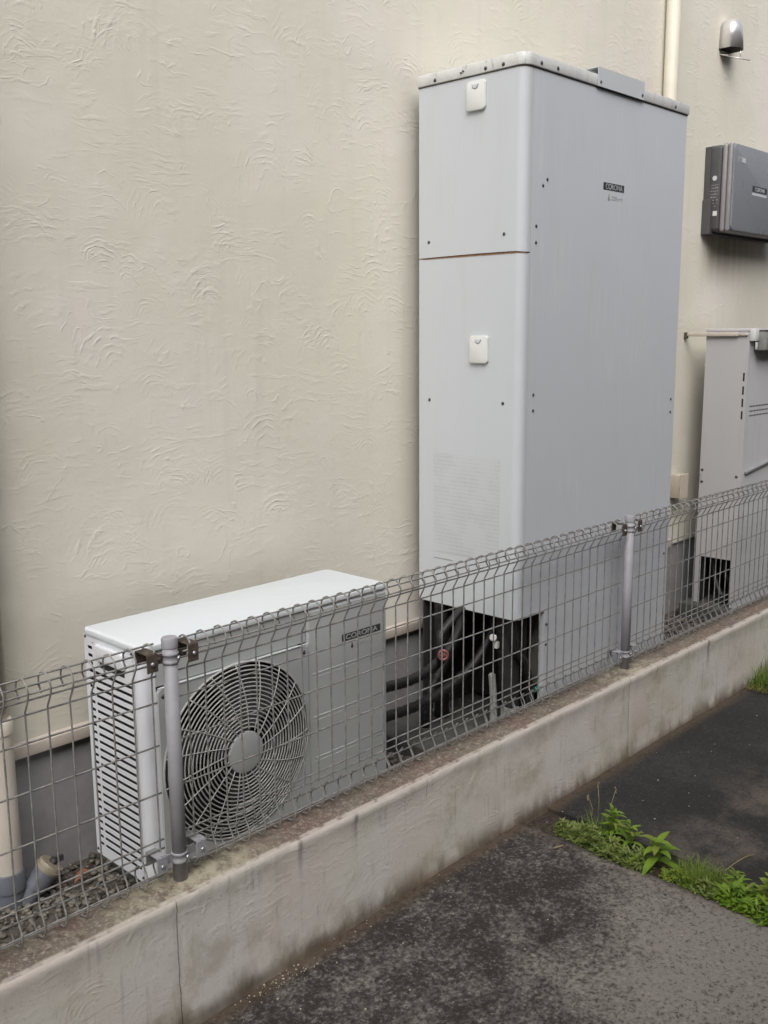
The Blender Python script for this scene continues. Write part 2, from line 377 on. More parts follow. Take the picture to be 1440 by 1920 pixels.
def sheet(bm, path, z0, z1, th=.0015):      # thin bent sheet metal, path in xy, extruded in z
    n = len(path); P = [Vector((x, y, 0)) for x, y in path]; Q = []
    for i in range(n):
        d = (P[min(i+1, n-1)]-P[max(i-1, 0)]).normalized(); Q.append(P[i]+Vector((-d.y, d.x, 0))*th)
    ring = [(p.x, p.y) for p in P]+[(p.x, p.y) for p in Q[::-1]]
    prism(bm, ring, 'z', z0, z1)
def rrect(x0, x1, y0, y1, r, n=5, corners='abcd'):
    out = []
    for key, cx, cy, a0 in (('a', x0+r, y0+r, 180), ('b', x1-r, y0+r, 270), ('c', x1-r, y1-r, 0), ('d', x0+r, y1-r, 90)):
        if key in corners:
            for k in range(n+1):
                a = R(a0+90*k/n); out.append((cx+r*math.cos(a), cy+r*math.sin(a)))
        else: out.append((x0 if key in 'ad' else x1, y0 if key in 'ab' else y1))
    return out

# ------------------------------------------------------------ object helpers
def thing(name, label, cat, loc=(0, 0, 0), group=None):
    o = bpy.data.objects.new(name, None); C.objects.link(o); o.location = loc; o.empty_display_size = .05
    o['label'] = label; o['category'] = cat
    if group: o['group'] = group
    return o
def wloc(o):
    v = Vector(o.location)
    while o.parent: o = o.parent; v += Vector(o.location)
    return v
def part(name, bm, m, parent=None, label=None, smooth=None):
    me = bpy.data.meshes.new(name)
    bmesh.ops.recalc_face_normals(bm, faces=bm.faces[:])
    if parent is not None:
        L = wloc(parent); bmesh.ops.translate(bm, verts=bm.verts[:], vec=-L)
    bm.to_mesh(me); bm.free()
    if smooth is not None:
        for p in me.polygons: p.use_smooth = True
        try: me.set_sharp_from_angle(angle=R(smooth))
        except Exception: pass
    me.materials.append(m)
    o = bpy.data.objects.new(name, me); C.objects.link(o)
    if parent is not None: o.parent = parent
    if label: o['label'] = label
    return o
def single(name, bm, m, label, cat, base, group=None, smooth=None, kind=None):
    me = bpy.data.meshes.new(name); bmesh.ops.recalc_face_normals(bm, faces=bm.faces[:])
    bmesh.ops.translate(bm, verts=bm.verts[:], vec=-Vector(base)); bm.to_mesh(me); bm.free()
    if smooth is not None:
        for p in me.polygons: p.use_smooth = True
        try: me.set_sharp_from_angle(angle=R(smooth))
        except Exception: pass
    me.materials.append(m); o = bpy.data.objects.new(name, me); o.location = base; C.objects.link(o)
    if label: o['label'] = label
    if cat: o['category'] = cat
    if group: o['group'] = group
    if kind: o['kind'] = kind
    return o
def text(name, s, size, loc, m, parent, xscale=1.0, depth=.0004, ax='front', bold=0.0):
    cu = bpy.data.curves.new('t', 'FONT'); cu.body = s; cu.size = size; cu.extrude = depth; cu.align_x = 'LEFT'; cu.offset = bold
    o = bpy.data.objects.new('t', cu); C.objects.link(o); bpy.context.view_layer.update()
    me = bpy.data.meshes.new_from_object(o.evaluated_get(bpy.context.evaluated_depsgraph_get()))
    bpy.data.objects.remove(o); bpy.data.curves.remove(cu)
    L = Vector(loc)-wloc(parent)
    for v in me.vertices: v.co = Vector((v.co.x*xscale, -v.co.z, v.co.y))+L
    me.name = name; me.materials.clear(); me.materials.append(m)
    p = bpy.data.objects.new(name, me); C.objects.link(p); p.parent = parent; return p
def text_width(s, size):
    cu = bpy.data.curves.new('t', 'FONT'); cu.body = s; cu.size = size
    o = bpy.data.objects.new('t', cu); C.objects.link(o); bpy.context.view_layer.update(); wd = o.dimensions.x
    bpy.data.objects.remove(o); bpy.data.curves.remove(cu); return wd
def screw(parent, p, n, r=.0042, m=None):
    b = new(); lathe(b, [(r*1.5, -.0006), (r*1.5, .0008), (r, .0012), (r*.85, .0032), (r*.3, .0036)], p, n, 10); return part('screw', b, m or M_screw, parent)

# ============================================================ SETTING
WY = .58; GZ = -.32
b = new()                                     # ground sheet
for i in range(1): box(b, -20, 24, -20, 20, -.5, -.36)
g = part('ground', b, M_soil); g['kind'] = 'structure'

def slab(name, x0, x1, y0, y1, zf, m, step):
    b = new(); nx = max(2, int((x1-x0)/step)); ny = max(2, int((y1-y0)/step)); V = []
    for j in range(ny+1):
        for i in range(nx+1):
            x = x0+(x1-x0)*i/nx; y = y0+(y1-y0)*j/ny
            e = 0
            if i == 0 and x0 > 0: e = .004+.004*noise.noise(Vector((0, y*20, 3)))
            if i == nx and x1 < 2: e = .004+.004*noise.noise(Vector((7, y*20, 3)))
            xx = x+(.006*noise.noise(Vector((x0, y*9, 1)))+.003*noise.noise(Vector((x0, y*40, 1))) if i in (0, nx) else 0)
            z = zf(x, y)+.0025*noise.noise(Vector((x*4, y*4, 0)))-e
            V.append(b.verts.new((xx, y, z)))
    for j in range(ny):
        for i in range(nx):
            f = b.faces.new((V[j*(nx+1)+i], V[j*(nx+1)+i+1], V[(j+1)*(nx+1)+i+1], V[(j+1)*(nx+1)+i])); f.smooth = True
    for idx in ([j*(nx+1)+nx for j in range(ny+1)], [j*(nx+1) for j in range(ny+1)]):
        lo = [b.verts.new((V[k].co.x, V[k].co.y, -.365)) for k in idx]
        for a, c2, d, e in zip(idx, idx[1:], lo, lo[1:]): b.faces.new((V[a], V[c2], e, d))
    o = part(name, b, m); o['kind'] = 'structure'; return o
slab('path', -1.2, 1.265, -4, -.052, lambda x, y: -.316-.028*max(0, (1.1-x))/1.3*(1 if x > -1.2 else 1), M_slabA, .035)
slab('path', 1.41, 2.94, -4, -.052, lambda x, y: -.317, M_slabB, .05)

b = new(); box(b, -3, 7, .05, .62, -.45, -.212)
g = part('ground', b, M_gravelbed); g['kind'] = 'structure'

b = new(); box(b, 1.24, 1.44, -4, -.06, -.4, -.337)
g = part('soil', b, M_soil); g['kind'] = 'structure'

# ------------------------------------------------------------ house wall
wall = thing('building_wall', 'beige stucco house wall with swirled trowel texture behind the units', 'wall', (1, WY, -.3))
b = new(); box(b, -3.5, 8, WY, WY+.2, .165, 4.2); part('stucco_face', b, MW, wall)
b = new(); box(b, -3.5, 8, WY+.012, WY+.19, -.4, .1645); part('foundation', b, M_found, wall)
b = new()
prism(b, [(WY-.016, .157), (WY-.016, .188), (WY-.004, .198), (WY-.0005, .198), (WY-.0005, .157)], 'x', -3.5, 3.42, .0015)
part('base_trim', b, M_trim, wall, smooth=30)

# unseen house wall added behind the camera to darken the light near the ground
nb = thing('added_shade_wall', 'unseen neighbouring wall added behind the camera to darken the light near the ground', 'house', (2, -3.8, -.36))
b = new(); box(b, -9, 12, -4.2, -3.8, -.36, 4.4); part('wall', b, M_shadewall, nb)

# ------------------------------------------------------------ low wall under the fence
lw = thing('low_garden_wall', 'low rendered concrete wall with mossy stained top carrying the mesh fence', 'wall', (1, 0, -.36))
b = new(); nx = 620; x0, x1 = -1.3, 5.2; rows = []
for i in range(nx+1):
    x = x0+(x1-x0)*i/nx
    n1 = noise.noise(Vector((x*3.1, 0, 0))); n2 = noise.noise(Vector((x*11, 5, 0))); n3 = noise.noise(Vector((x*37, 9, 0)))
    lip = .0035*n1+.002*n2+.0012*n3
    lump = max(0, noise.noise(Vector((x*2.3, 0, 4))))*.006*(1 if x < .3 else .35)
    chip = max(0, noise.noise(Vector((x*19, 2, 7)))-.35)*.012
    gap = 0
    for xj in (-.056, 1.935, 3.9):
        if abs(x-xj) < .006: gap = .0015
    prof = [(.055, -.4), (.0555, -.006), (.051, .0), (.03, .0015+.001*n2), (-.02, .001+.0012*n3), (-.050+lip, -.0008+.001*n2),
            (-.0585+lip+chip, -.003-chip*.6), (-.0635+lip+chip-lump*.4, -.0085-chip), (-.0645+lip*.8-lump, -.018), (-.0640+lip*.4-lump*.6, -.030), (-.0622+.001*n1, -.040),
            (-.0625+.0016*n1, -.09), (-.0632+.0016*n1, -.15), (-.064+.0018*n1, -.21), (-.0648+.002*n2, -.27), (-.0665+.003*n3, -.305), (-.068+.003*n3, -.33), (-.068, -.4)]
    rows.append([b.verts.new((x, y+gap*(1 if z < -.004 and y < 0 else 0), z)) for y, z in prof])
for A, B in zip(rows, rows[1:]):
    for k in range(len(A)-1):
        f = b.faces.new((A[k], B[k], B[k+1], A[k+1])); f.smooth = True
b.faces.new(rows[0]); b.faces.new(rows[-1][::-1])
part('rendered_block', b, ML, lw)

# ============================================================ DOWNPIPES
dp = thing('downpipe', 'cream plastic downpipe at the left edge ending in a grey branch fitting', 'pipe', (-.175, .525, -.25))
b = new(); lathe(b, [(.034, .27), (.034, 4.1)], (-.175, .535, 0), (0, 0, 1), 28); part('upper_pipe', b, M_pipe, dp)
b = new(); lathe(b, [(.0375, -.112), (.0375, .262), (.041, .264), (.041, .292), (.036, .299), (.029, .3)], (-.175, .528, 0), n=32); part('lower_pipe', b, M_pipe, dp, smooth=40)
b = new(); lathe(b, [(.040, -.26), (.040, -.165), (.0435, -.163), (.0435, -.116), (.041, -.112)], (-.175, .528, 0), n=32)
a = Vector((-.172, .522, -.245)); c = Vector((-.086, .488, -.133)); d = (c-a).normalized()
lathe(b, [(.027, 0), (.027, .09), (.031, .092), (.031, (c-a).length)], a, d, 26)
part('branch_fitting', b, M_pvc, dp, smooth=40)
b = new(); lathe(b, [(.034, -.002), (.0345, .016), (.033, .02), (.0, .0205)], c, d, 26); lathe(b, [(.034, .003), (.037, .004), (.037, .009), (.034, .01)], c, d, 26)
cp = part('access_cap', b, M_capy, dp, smooth=40)
b = new(); e = c+d*.02; lathe(b, [(.011, 0), (.011, .012), (.006, .013)], e, d, 6, False); box(b, e.x+.0, e.x+.03, e.y-.004, e.y+.004, e.z-.004, e.z+.012); part('cap_grip', b, M_screw, cp)
b = new()
for z in (1.55,): lathe(b, [(.0300, z), (.0375, z+.001), (.0375, z+.024), (.034, z+.025)], (-.175, .535, 0), n=28)
part('pipe_bracket', b, M_trim, dp)

dp2 = thing('downpipe', 'pale yellow downpipe rising behind the tall heater cabinet to the top of the photo', 'pipe', (3.17, .54, -.2))
b = new(); lathe(b, [(.032, -.2), (.032, 4.1)], (3.168, .542, 0), n=24); part('pipe', b, M_pipeup, dp2)

# ============================================================ HEAT PUMP UNIT (outdoor, with fan)
AX0, AX1, AY0, AY1, AZ0, AZ1 = .044, .908, .198, .460, -.125, .506
ac = thing('heat_pump_unit', 'white outdoor heat pump unit with a big round fan grille and slatted side', 'heat pump', ((AX0+AX1)/2, .33, -.2))
b = new(); prism(b, rrect(AX0-.004, AX1+.003, AY0-.006, AY1+.003, .022, 6), 'z', AZ1-.016, AZ1, .004); part('top_panel', b, M_actop, ac, smooth=35)
# side with slats
b = new(); zt = AZ1-.016
box(b, AX0, AX0+.0015, AY1-.016, AY1, AZ0, zt)                     # rear stile
box(b, AX0, AX0+.0015, AY0+.030, AY0+.041, AZ0, zt)                # front stile
box(b, AX0, AX0+.0015, .4135, .4215, AZ0+.03, .47)                 # middle stile
box(b, AX0, AX0+.0015, AY0+.041, AY1-.016, AZ0, AZ0+.03)
box(b, AX0, AX0+.0015, AY0+.041, AY1-.016, .474, zt)
nsl = 27; pitch = (.474-(AZ0+.03))/nsl
for k in range(nsl):
    z = AZ0+.03+pitch*k
    for ya, yb in ((AY0+.041, .4135), (.4215, AY1-.016)):
        if k >= nsl-3 and ya < .3: continue
        # opening at the bottom of each pitch, louvre tilted inwards
        prism(b, [(AX0, z+pitch*.42), (AX0+.0015, z+pitch*.42), (AX0+.0015, z+pitch), (AX0, z+pitch)], 'y', ya, yb)
        prism(b, [(AX0, z+pitch*.42), (AX0+.0012, z+pitch*.42), (AX0+.007, z+pitch*.62), (AX0+.006, z+pitch*.66)], 'y', ya, yb)
sp_ = part('side_panel', b, M_ac, ac)
b = new(); ha = AZ0+.03+pitch*(nsl-3)
box(b, AX0-.0005, AX0+.0015, AY0+.041, .4135, ha-.004, .474)
box(b, AX0-.012, AX0+.001, .262, .392, ha+.022, .478, .008, 3)
part('carry_handle', b, M_ac, sp_, smooth=40)
b = new(); box(b, AX0-.0009, AX0+.001, .27, .385, ha+.002, ha+.0215); part('handle_recess', b, M_dark, sp_)
b = new(); box(b, AX0+.012, AX0+.016, AY0+.03, AY1-.008, AZ0+.01, zt-.005); part('coil', b, M_coil, ac)
# front left corner column and front skin
def arcp(cx, cy, r, a0, a1, n=6): return [(cx+r*math.cos(R(a0+(a1-a0)*k/n)), cy+r*math.sin(R(a0+(a1-a0)*k/n))) for k in range(n+1)]
b = new()
path = [(AX0, AY0+.032)]+arcp(AX0+.022, AY0+.022, .022, 180, 270)+[(AX0+.04, AY0)]
sheet(b, path, AZ0, zt, .0015)
part('corner_panel', b, M_ac, ac, smooth=35)
# front skin with a round hole
FC = (.330, .157); FR = .240
b = new()
x0, x1, z0, z1 = AX0+.040, .577, AZ0+.004, .4175
def ringquad(bm, y, cx, cz, r, x0, x1, z0, z1, n=72):
    inner = []; outer = []
    for k in range(n):
        a = 2*math.pi*(k+.5)/n; ca, sa = math.cos(a), math.sin(a)
        inner.append(bm.verts.new((cx+r*ca, y, cz+r*sa)))
        tx = ((x1-cx) if ca > 0 else (x0-cx))/ca if abs(ca) > 1e-9 else 1e9
        tz = ((z1-cz) if sa > 0 else (z0-cz))/sa if abs(sa) > 1e-9 else 1e9
        tt = min(tx, tz); outer.append(bm.verts.new((cx+tt*ca, y, cz+tt*sa)))
    for k in range(n):
        j = (k+1) % n; bm.faces.new((inner[k], inner[j], outer[j], outer[k]))
    return inner, outer
i1, o1 = ringquad(b, AY0-.010, FC[0], FC[1], FR+.001, x0, x1, z0, .394)
i2, o2 = ringquad(b, AY0+.012, FC[0], FC[1], FR+.001, x0, x1, z0, .394)
for I, J in ((i1, i2), (o1, o2)):
    for k in range(len(I)): j = (k+1) % len(I); b.faces.new((I[k], I[j], J[j], J[k]))
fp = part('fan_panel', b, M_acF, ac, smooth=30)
b = new(); box(b, x0-.001, x1+.001, AY0-.0125, AY0-.0095, .392, .3965, .001, 1); part('panel_rim', b, M_ac, fp)
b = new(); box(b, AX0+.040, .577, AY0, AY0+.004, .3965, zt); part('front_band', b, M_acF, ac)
b = new(); prism(b, rrect(.581, AX1, AY0-.004, AY0+.03, .012, 4, 'ab'), 'z', AZ0, zt-.012)
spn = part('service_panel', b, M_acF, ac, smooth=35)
b = new(); box(b, .581, AX1, AY0+.001, AY0+.02, zt-.012, zt); part('top_rail', b, M_ac, ac)
for z in (.296, .166, .041):
    b = new(); tube(b, [(.60, AY0-.0035, z), (.895, AY0-.0035, z)], .0019, 10); tube(b, [(.60, AY0-.0035, z-.012), (.895, AY0-.0035, z-.012)], .0012, 8); part('rib', b, M_acF, spn)
b = new(); box(b, AX1-.0016, AX1, AY0+.03, AY1, AZ0, zt); part('end_panel', b, M_ac, ac)
b = new(); box(b, AX0+.001, AX1-.002, AY1-.003, AY1, AZ0, zt); part('back_grille', b, M_coil, ac)
b = new(); box(b, AX0+.0016, AX1-.0016, AY0+.002, AY1-.003, AZ0-.003, AZ0+.004); part('base_pan', b, M_acF, ac)
# fan well, blades, motor
b = new(); lathe(b, [(FR+.0005, 0), (FR+.0005, .09), (FR-.002, .09)], (FC[0], AY0-.004, FC[1]), (0, 1, 0), 64)
for f in [f for f in b.faces if len(f.verts) > 8]: b.faces.remove(f)
part('fan_shroud', b, M_dark, ac)
b = new(); box(b, AX0+.04, .60, AY0+.10, AY0+.104, AZ0+.005, zt-.01); part('inner_baffle', b, M_dark, ac)
fan = new()
for k in range(3):
    a0 = R(120*k+20); grid = []
    for i in range(9):
        r = .05+(.225-.05)*i/8; row = []
        sw = R(62+18*i/8)
        for j in range(8):
            tt = j/7; a = a0+R(10*i/8)+sw*tt
            row.append(fan.verts.new((FC[0]+r*math.cos(a), AY0+.03+.045*tt-.012*math.sin(math.pi*tt), FC[1]+r*math.sin(a))))
        grid.append(row)
    for i in range(8):
        for j in range(7): f = fan.faces.new((grid[i][j], grid[i+1][j], grid[i+1][j+1], grid[i][j+1])); f.smooth = True
lathe(fan, [(.0, -.01), (.045, -.008), (.052, 0), (.052, .06)], (FC[0], AY0+.025, FC[1]), (0, 1, 0), 28)
part('fan_blades', fan, M_blade, ac)
gd = new()
NR = 17
for k in range(NR):
    r = .0685+(FR+.001-.0685)*k/(NR-1); y = AY0-.012-.020*(1-((r-.0685)/(FR-.0685))**2.2)
    n = 72
    tube(gd, [(FC[0]+r*math.cos(2*math.pi*i/n), y, FC[1]+r*math.sin(2*math.pi*i/n)) for i in range(n)], (.0020 if k < NR-1 else .003), 6, closed=True)
NS = 19
for k in range(NS):
    a0 = 2*math.pi*k/NS; pts = []
    for i in range(13):
        r = .056+(FR-.056)*i/12; y = AY0-.0138-.020*(1-(max(0, r-.0685)/(FR-.0685))**2.2)
        a = a0+R(-30)*((r-.056)/(FR-.056))**.55*-.55
        pts.append((FC[0]+r*math.cos(a), y, FC[1]+r*math.sin(a)))
    if k % 1 == 0: tube(gd, pts, .0017, 5)
gpart = part('fan_guard', gd, M_guard, ac)
b = new(); lathe(b, [(.0, -.039), (.046, -.039), (.056, -.0365), (.0575, -.030), (.055, -.026)], (FC[0], AY0, FC[1]), (0, 1, 0), 40); part('guard_hub', b, M_acF, gpart, smooth=35)
for x, z in ((.562, .372), (.098, .372), (.562, -.095)): screw(fp, (x, AY0-.010, z), (0, -1, 0), .004)
for y, z in ((.452, .484), (.2335, .484), (.452, -.112), (.2335, -.112)): screw(sp_, (AX0, y, z), (-1, 0, 0), .0028)
for fx in (.16, .78):
    b = new(); box(b, fx-.025, fx+.025, AY0-.02, AY1+.02, AZ0-.012, AZ0-.003, .002); box(b, fx-.02, fx+.02, AY0, AY1, AZ0-.003, AZ0+.0) if 0 else None
    part('foot', b, M_ac, ac)
LX0, LX1, LZ = .716, .876, .3655
b = new(); box(b, LX0, LX1, AY0-.0052, AY0-.0038, LZ, LZ+.0205); lp = part('logo_plate', b, M_mark, spn)
tw = text_width('CORONA', .021)
text('logo_letters', 'CORONA', .021, (LX0+.014, AY0-.0054, LZ+.0030), M_marklt, spn, (LX1-LX0-.028)/tw, .0003, bold=.0002)
def drop(parent, x, y, z, s, m):
    b = new(); P = [(x+s*.36*math.cos(R(a)), z+s*.36*math.sin(R(a))) for a in range(150, 391, 20)]+[(x, z+s)]
    prism(b, P, 'y', y, y+.001); part('drop_mark', b, m, parent)
drop(spn, .757, AY0-.0048, .3415, .013, M_mark)
text('model_lettering', 'エコキュート', .015, (.772, AY0-.0044, .3385), M_markgr, spn, .85, .0002)

for fx in (.16, .78):
    b = new(); box(b, fx-.06, fx+.06, .17, .49, -.225, AZ0-.0125, .006)
    single('foundation_block', b, M_block, 'grey concrete block under the %s foot of the heat pump unit' % ('left' if fx < .4 else 'right'), 'block', (fx, .33, -.225), 'blocks under the heat pump')

# ============================================================ TALL TANK CABINET
TX0, TX1, TY0, TY1, TZ0, TZ1 = 1.4213, 2.4614, .0854, .5204, .2935, 2.0587
tk = thing('water_heater_tank', 'tall pale grey water heater tank cabinet standing against the stucco wall', 'water heater', ((TX0+TX1)/2, .3, -.15))
rr = .030
def wrap(): return [(TX0, TY1)]+[(TX0, TY0+rr)]+arcp(TX0+rr, TY0+rr, rr, 180, 270, 8)+[(1.4615, TY0)]
ZM = 1.5005
def wrap_panel(z0, z1, bow_bottom):
    b = new(); P = wrap(); n = len(P)
    # dense path so that the hem can bow
    Q = []
    for k in range(13): Q.append((TX0, TY1+(TY0+rr-TY1)*k/12))
    Q += arcp(TX0+rr, TY0+rr, rr, 180, 270, 8)[1:]+[(1.4615, TY0)]
    lo = []; hi = []; lo2 = []; hi2 = []
    for i, (x, y) in enumerate(Q):
        s = i/(len(Q)-1); z0b = z0+bow_bottom*math.sin(math.pi*min(1, s*1.25))
        j0 = Vector(Q[max(0, i-1)]); j1 = Vector(Q[min(len(Q)-1, i+1)]); d = (j1-j0).normalized(); nx_, ny_ = -d.y*.0016, d.x*.0016
        lo.append(b.verts.new((x, y, z0b))); hi.append(b.verts.new((x, y, z1))); lo2.append(b.verts.new((x+nx_, y+ny_, z0b))); hi2.append(b.verts.new((x+nx_, y+ny_, z1)))
    for i in range(len(Q)-1):
        b.faces.new((lo[i], lo[i+1], hi[i+1], hi[i])); b.faces.new((lo2[i], lo2[i+1], hi2[i+1], hi2[i]))
        b.faces.new((lo[i], lo[i+1], lo2[i+1], lo2[i])); b.faces.new((hi[i], hi[i+1], hi2[i+1], hi2[i]))
    b.faces.new((lo[0], hi[0], hi2[0], lo2[0])); b.faces.new((lo[-1], hi[-1], hi2[-1], lo2[-1]))
    return b
up_ = part('upper_side_panel', wrap_panel(ZM+.0022, TZ1, .003), M_tankL, tk, smooth=35)
lo_ = part('lower_side_panel', wrap_panel(TZ0, ZM-.0015, 0), M_tankL, tk, smooth=35)
b = new(); sheet(b, [(TX0+.0032, TY1-.001), (TX0+.0032, TY0+rr)]+arcp(TX0+rr, TY0+rr, rr-.0032, 180, 270, 6), ZM-.012, ZM+.02, .0008); part('seam_backing', b, M_rust, tk)
b = new(); sheet(b, [(TX0-.0011, TY1-.02), (TX0-.0011, TY0+rr)]+arcp(TX0+rr, TY0+rr, rr+.0011, 180, 268, 6), ZM-.0022, ZM-.0006, .001); part('rust_line', b, M_rust, lo_)
b = new(); prism(b, [(1.4635, TZ0), (1.589, TZ0), (1.589, -.13), (TX1, -.13), (TX1, TZ1), (1.4635, TZ1)], 'y', TY0, TY0+.0018)
fr_ = part('front_panel', b, M_tankF, tk)
b = new(); box(b, 1.5892, 1.5908, TY0+.0018, TY0+.022, -.13, TZ0); box(b, TX1-.0018, TX1, TY0+.0019, TY1, -.13, TZ1); part('end_panel', b, M_tankF, tk)
b = new(); box(b, TX0+.0135, TX1-.003, TY0+.0135, TY1, TZ0+.004, TZ1-.002); part('tank_core', b, M_dark, tk)
b = new(); prism(b, rrect(TX0-.006, TX1+.005, TY0-.007, TY1+.004, .034, 7, 'a'), 'z', TZ1-.001, TZ1+.036, .006); lid = part('lid', b, M_lid, tk, smooth=35)
b = new(); prism(b, rrect(TX0-.002, TX1+.001, TY0-.0022, TY1+.002, .032, 7, 'a'), 'z', TZ1-.004, TZ1-.0012); part('lid_gasket', b, M_clamp, lid)
for y in (.445, .235, .165): screw(lid, (TX0-.006, y, TZ1+.010), (-1, 0, 0))
b = new(); lathe(b, [(.003, 0), (.003, .004)], (TX0-.006, .325, TZ1+.017), (-1, 0, 0), 8); lathe(b, [(.003, 0), (.003, .004)], (TX0-.006, .334, TZ1+.013), (-1, 0, 0), 8); part('screw', b, M_screw, lid)
for x in (1.495, 1.585, 2.355): screw(lid, (x, TY0-.007, TZ1+.012), (0, -1, 0))
# raised bracket on the lid
b = new(); box(b, 1.815, 2.118, TY0-.0108, TY0-.0088, TZ1-.002, TZ1+.058); box(b, 1.815, 2.118, TY0-.0088, TY0+.06, TZ1+.056, TZ1+.058)
br = part('lid_bracket', b, M_tankL, tk)
b = new(); box(b, 1.818, 2.115, TY0-.0085, TY0+.055, TZ1+.0362, TZ1+.0365); part('bracket_shade_sheet', b, M_dark, br)  # dark sheet laid on the lid as the shade under the bracket
for x, z in ((1.832, .012), (2.105, .012)): screw(br, (x, TY0-.0108, TZ1+z), (0, -1, 0), .0035)
# access covers
for pr, (yc, zc) in ((up_, (.272, 1.994)), (lo_, (.2505, 1.196))):
    b = new()
    P = rrect(yc-.038, yc+.038, zc-.045, zc+.045, .011, 5)
    prism(b, P, 'x', TX0-.011, TX0, .003)
    cv = part('access_cover', b, M_hand, pr, smooth=40)
    b = new(); P = [(yc+.012*math.cos(R(a)), zc+.033+.012*math.sin(R(a))) for a in range(180, 361, 20)]
    prism(b, P, 'x', TX0-.0125, TX0-.0108); part('finger_notch', b, M_tankF, cv)
    b = new(); tube(b, [(TX0-.012, yc+.0125*math.cos(R(a)), zc+.033+.0125*math.sin(R(a))) for a in range(180, 361, 20)], .0008, 5); part('notch_edge', b, M_screw, cv)
for y, z, pr in ((.476, 1.555, up_), (.158, 1.56, up_), (.472, 1.021, lo_), (.153, 1.022, lo_)): screw(pr, (TX0, y, z), (-1, 0, 0), .0038)
for x, z in ((1.549, 1.732), (1.526, 1.711), (1.493, 1.584), (1.493, 1.533), (1.495, 1.049), (1.495, .997), (2.43, .987), (2.43, .936), (1.601, .243), (1.601, .17), (2.43, .36)): screw(fr_, (x, TY0, z), (0, -1, 0), .0036)
b = new(); box(b, TX0-.0007, TX0, .162, .452, .485, .838); part('instruction_sheet', b, M_print, lo_)
b = new(); box(b, TX0-.0009, TX0, .362, .450, .459, .4625); part('printed_rule', b, M_marklt, lo_)
LX0, LX1, LZ = 1.884, 2.020, 1.734
b = new(); box(b, LX0, LX1, TY0-.0009, TY0, LZ, LZ+.0235); part('logo_plate', b, M_mark, fr_)
tw = text_width('CORONA', .026)
text('logo_letters', 'CORONA', .026, (LX0+.0135, TY0-.0011, LZ+.0028), M_marklt, fr_, (LX1-LX0-.026)/tw, .0003, bold=.0003)
drop(fr_, 1.921, TY0-.0008, 1.705, .018, M_markgr)
text('model_lettering', 'エコキュート', .019, (1.938, TY0-.0006, 1.702), M_markgr, fr_, .66, .0002)
# under-tank frame: legs, deck and back
b = new(); box(b, TX0+.01, TX1-.01, TY0+.01, TY1-.005, TZ0-.006, TZ0-.001); part('deck', b, M_dark, tk)
for x, y in ((1.49, .155), (1.49, .47), (2.36, .155), (2.36, .47)):
    b = new(); box(b, x-.022, x+.022, y-.022, y+.022, -.0445, TZ0-.007, .003)
    part('leg', b, M_dark, tk)
    b = new(); box(b, x-.032, x+.032, y-.032, y+.032, -.147, -.1352, .002); box(b, x-.0235, x+.0235, y-.0235, y+.0235, -.1350, -.045, .002); part('leg_foot', b, M_greytube, tk)
b = new(); box(b, 1.66, 1.662, .13, .2, -.03, TZ0-.008); part('inner_plate', b, M_greytube, tk)
b = new(); box(b, 1.425, 1.6995, TY1-.02, TY1-.015, -.14, TZ0-.007); part('inner_back', b, M_dark, tk)
b = new(); box(b, 1.7, 1.704, TY0+.03, TY1, -.13, TZ0-.007); part('inner_baffle', b, M_dark, tk)
b = new(); box(b, 1.19, 2.62, .075, .565, -.235, -.148, .008)
single('concrete_base', b, M_block, 'grey concrete base slab under the tall tank cabinet', 'base', (1.9, .3, -.235))

# ------------------------------------------------------------ hoses and valves under the tank
def spline(P, n=10):
    P = [Vector(p) for p in P]; out = []; Q = [P[0]*2-P[1]]+P+[P[-1]*2-P[-2]]
    for i in range(1, len(Q)-2):
        for k in range(n):
            t = k/n; a, b_, c_, d_ = Q[i-1], Q[i], Q[i+1], Q[i+2]
            out.append(.5*((2*b_)+(c_-a)*t+(2*a-5*b_+4*c_-d_)*t*t+(-a+3*b_-3*c_+d_)*t**3))
    return out+[P[-1]]
def hose(lbl, P, r, m=M_hose, name='insulated_hose', cat='hose', wrapn=True, group='black insulated hoses'):
    pts = spline(P, 14); b = new()
    rad = [r*(1+.06*math.sin(i*1.9)+.05*noise.noise(Vector((i*.7, r*100, 0)))) for i in range(len(pts))] if wrapn else r
    tube(b, pts, rad, 14); return single(name, b, m, lbl, cat, tuple(P[0]), group)
hose('black insulated hose running from the heat pump to under the tank, upper one', [(.90, .31, .118), (1.02, .31, .113), (1.15, .315, .103), (1.27, .32, .118), (1.38, .33, .17), (1.46, .345, .25), (1.48, .35, .292)], .0175)
hose('black insulated hose running from the heat pump to under the tank, lower one', [(.90, .31, .022), (1.05, .31, .010), (1.2, .315, .004), (1.35, .31, .03), (1.48, .30, .09), (1.56, .29, .19), (1.58, .29, .292)], .0175)
hose('thick black wrapped pipe dropping from the tank in front of the hoses', [(1.50, .19, .292), (1.505, .19, .2), (1.51, .185, .09), (1.515, .18, -.02), (1.52, .18, -.15)], .032)
hose('thin black pipe bent below the tank beside the skirt opening', [(1.555, .15, .292), (1.56, .15, .15), (1.56, .15, .05), (1.59, .15, .0), (1.64, .16, -.01)], .012)
hose('black wrapped pipe at the rear of the open tank underside', [(1.455, .44, .292), (1.455, .44, .1), (1.455, .44, -.15)], .028)
hose('black pipe crossing diagonally behind the two insulated hoses', [(1.34, .42, -.15), (1.36, .42, -.05), (1.42, .41, .05), (1.50, .40, .16), (1.54, .40, .292)], .022)
hose('thin black pipe standing between the leg and the wrapped pipe', [(1.60, .22, .292), (1.59, .21, .16), (1.60, .21, .02), (1.60, .22, -.15)], .016)
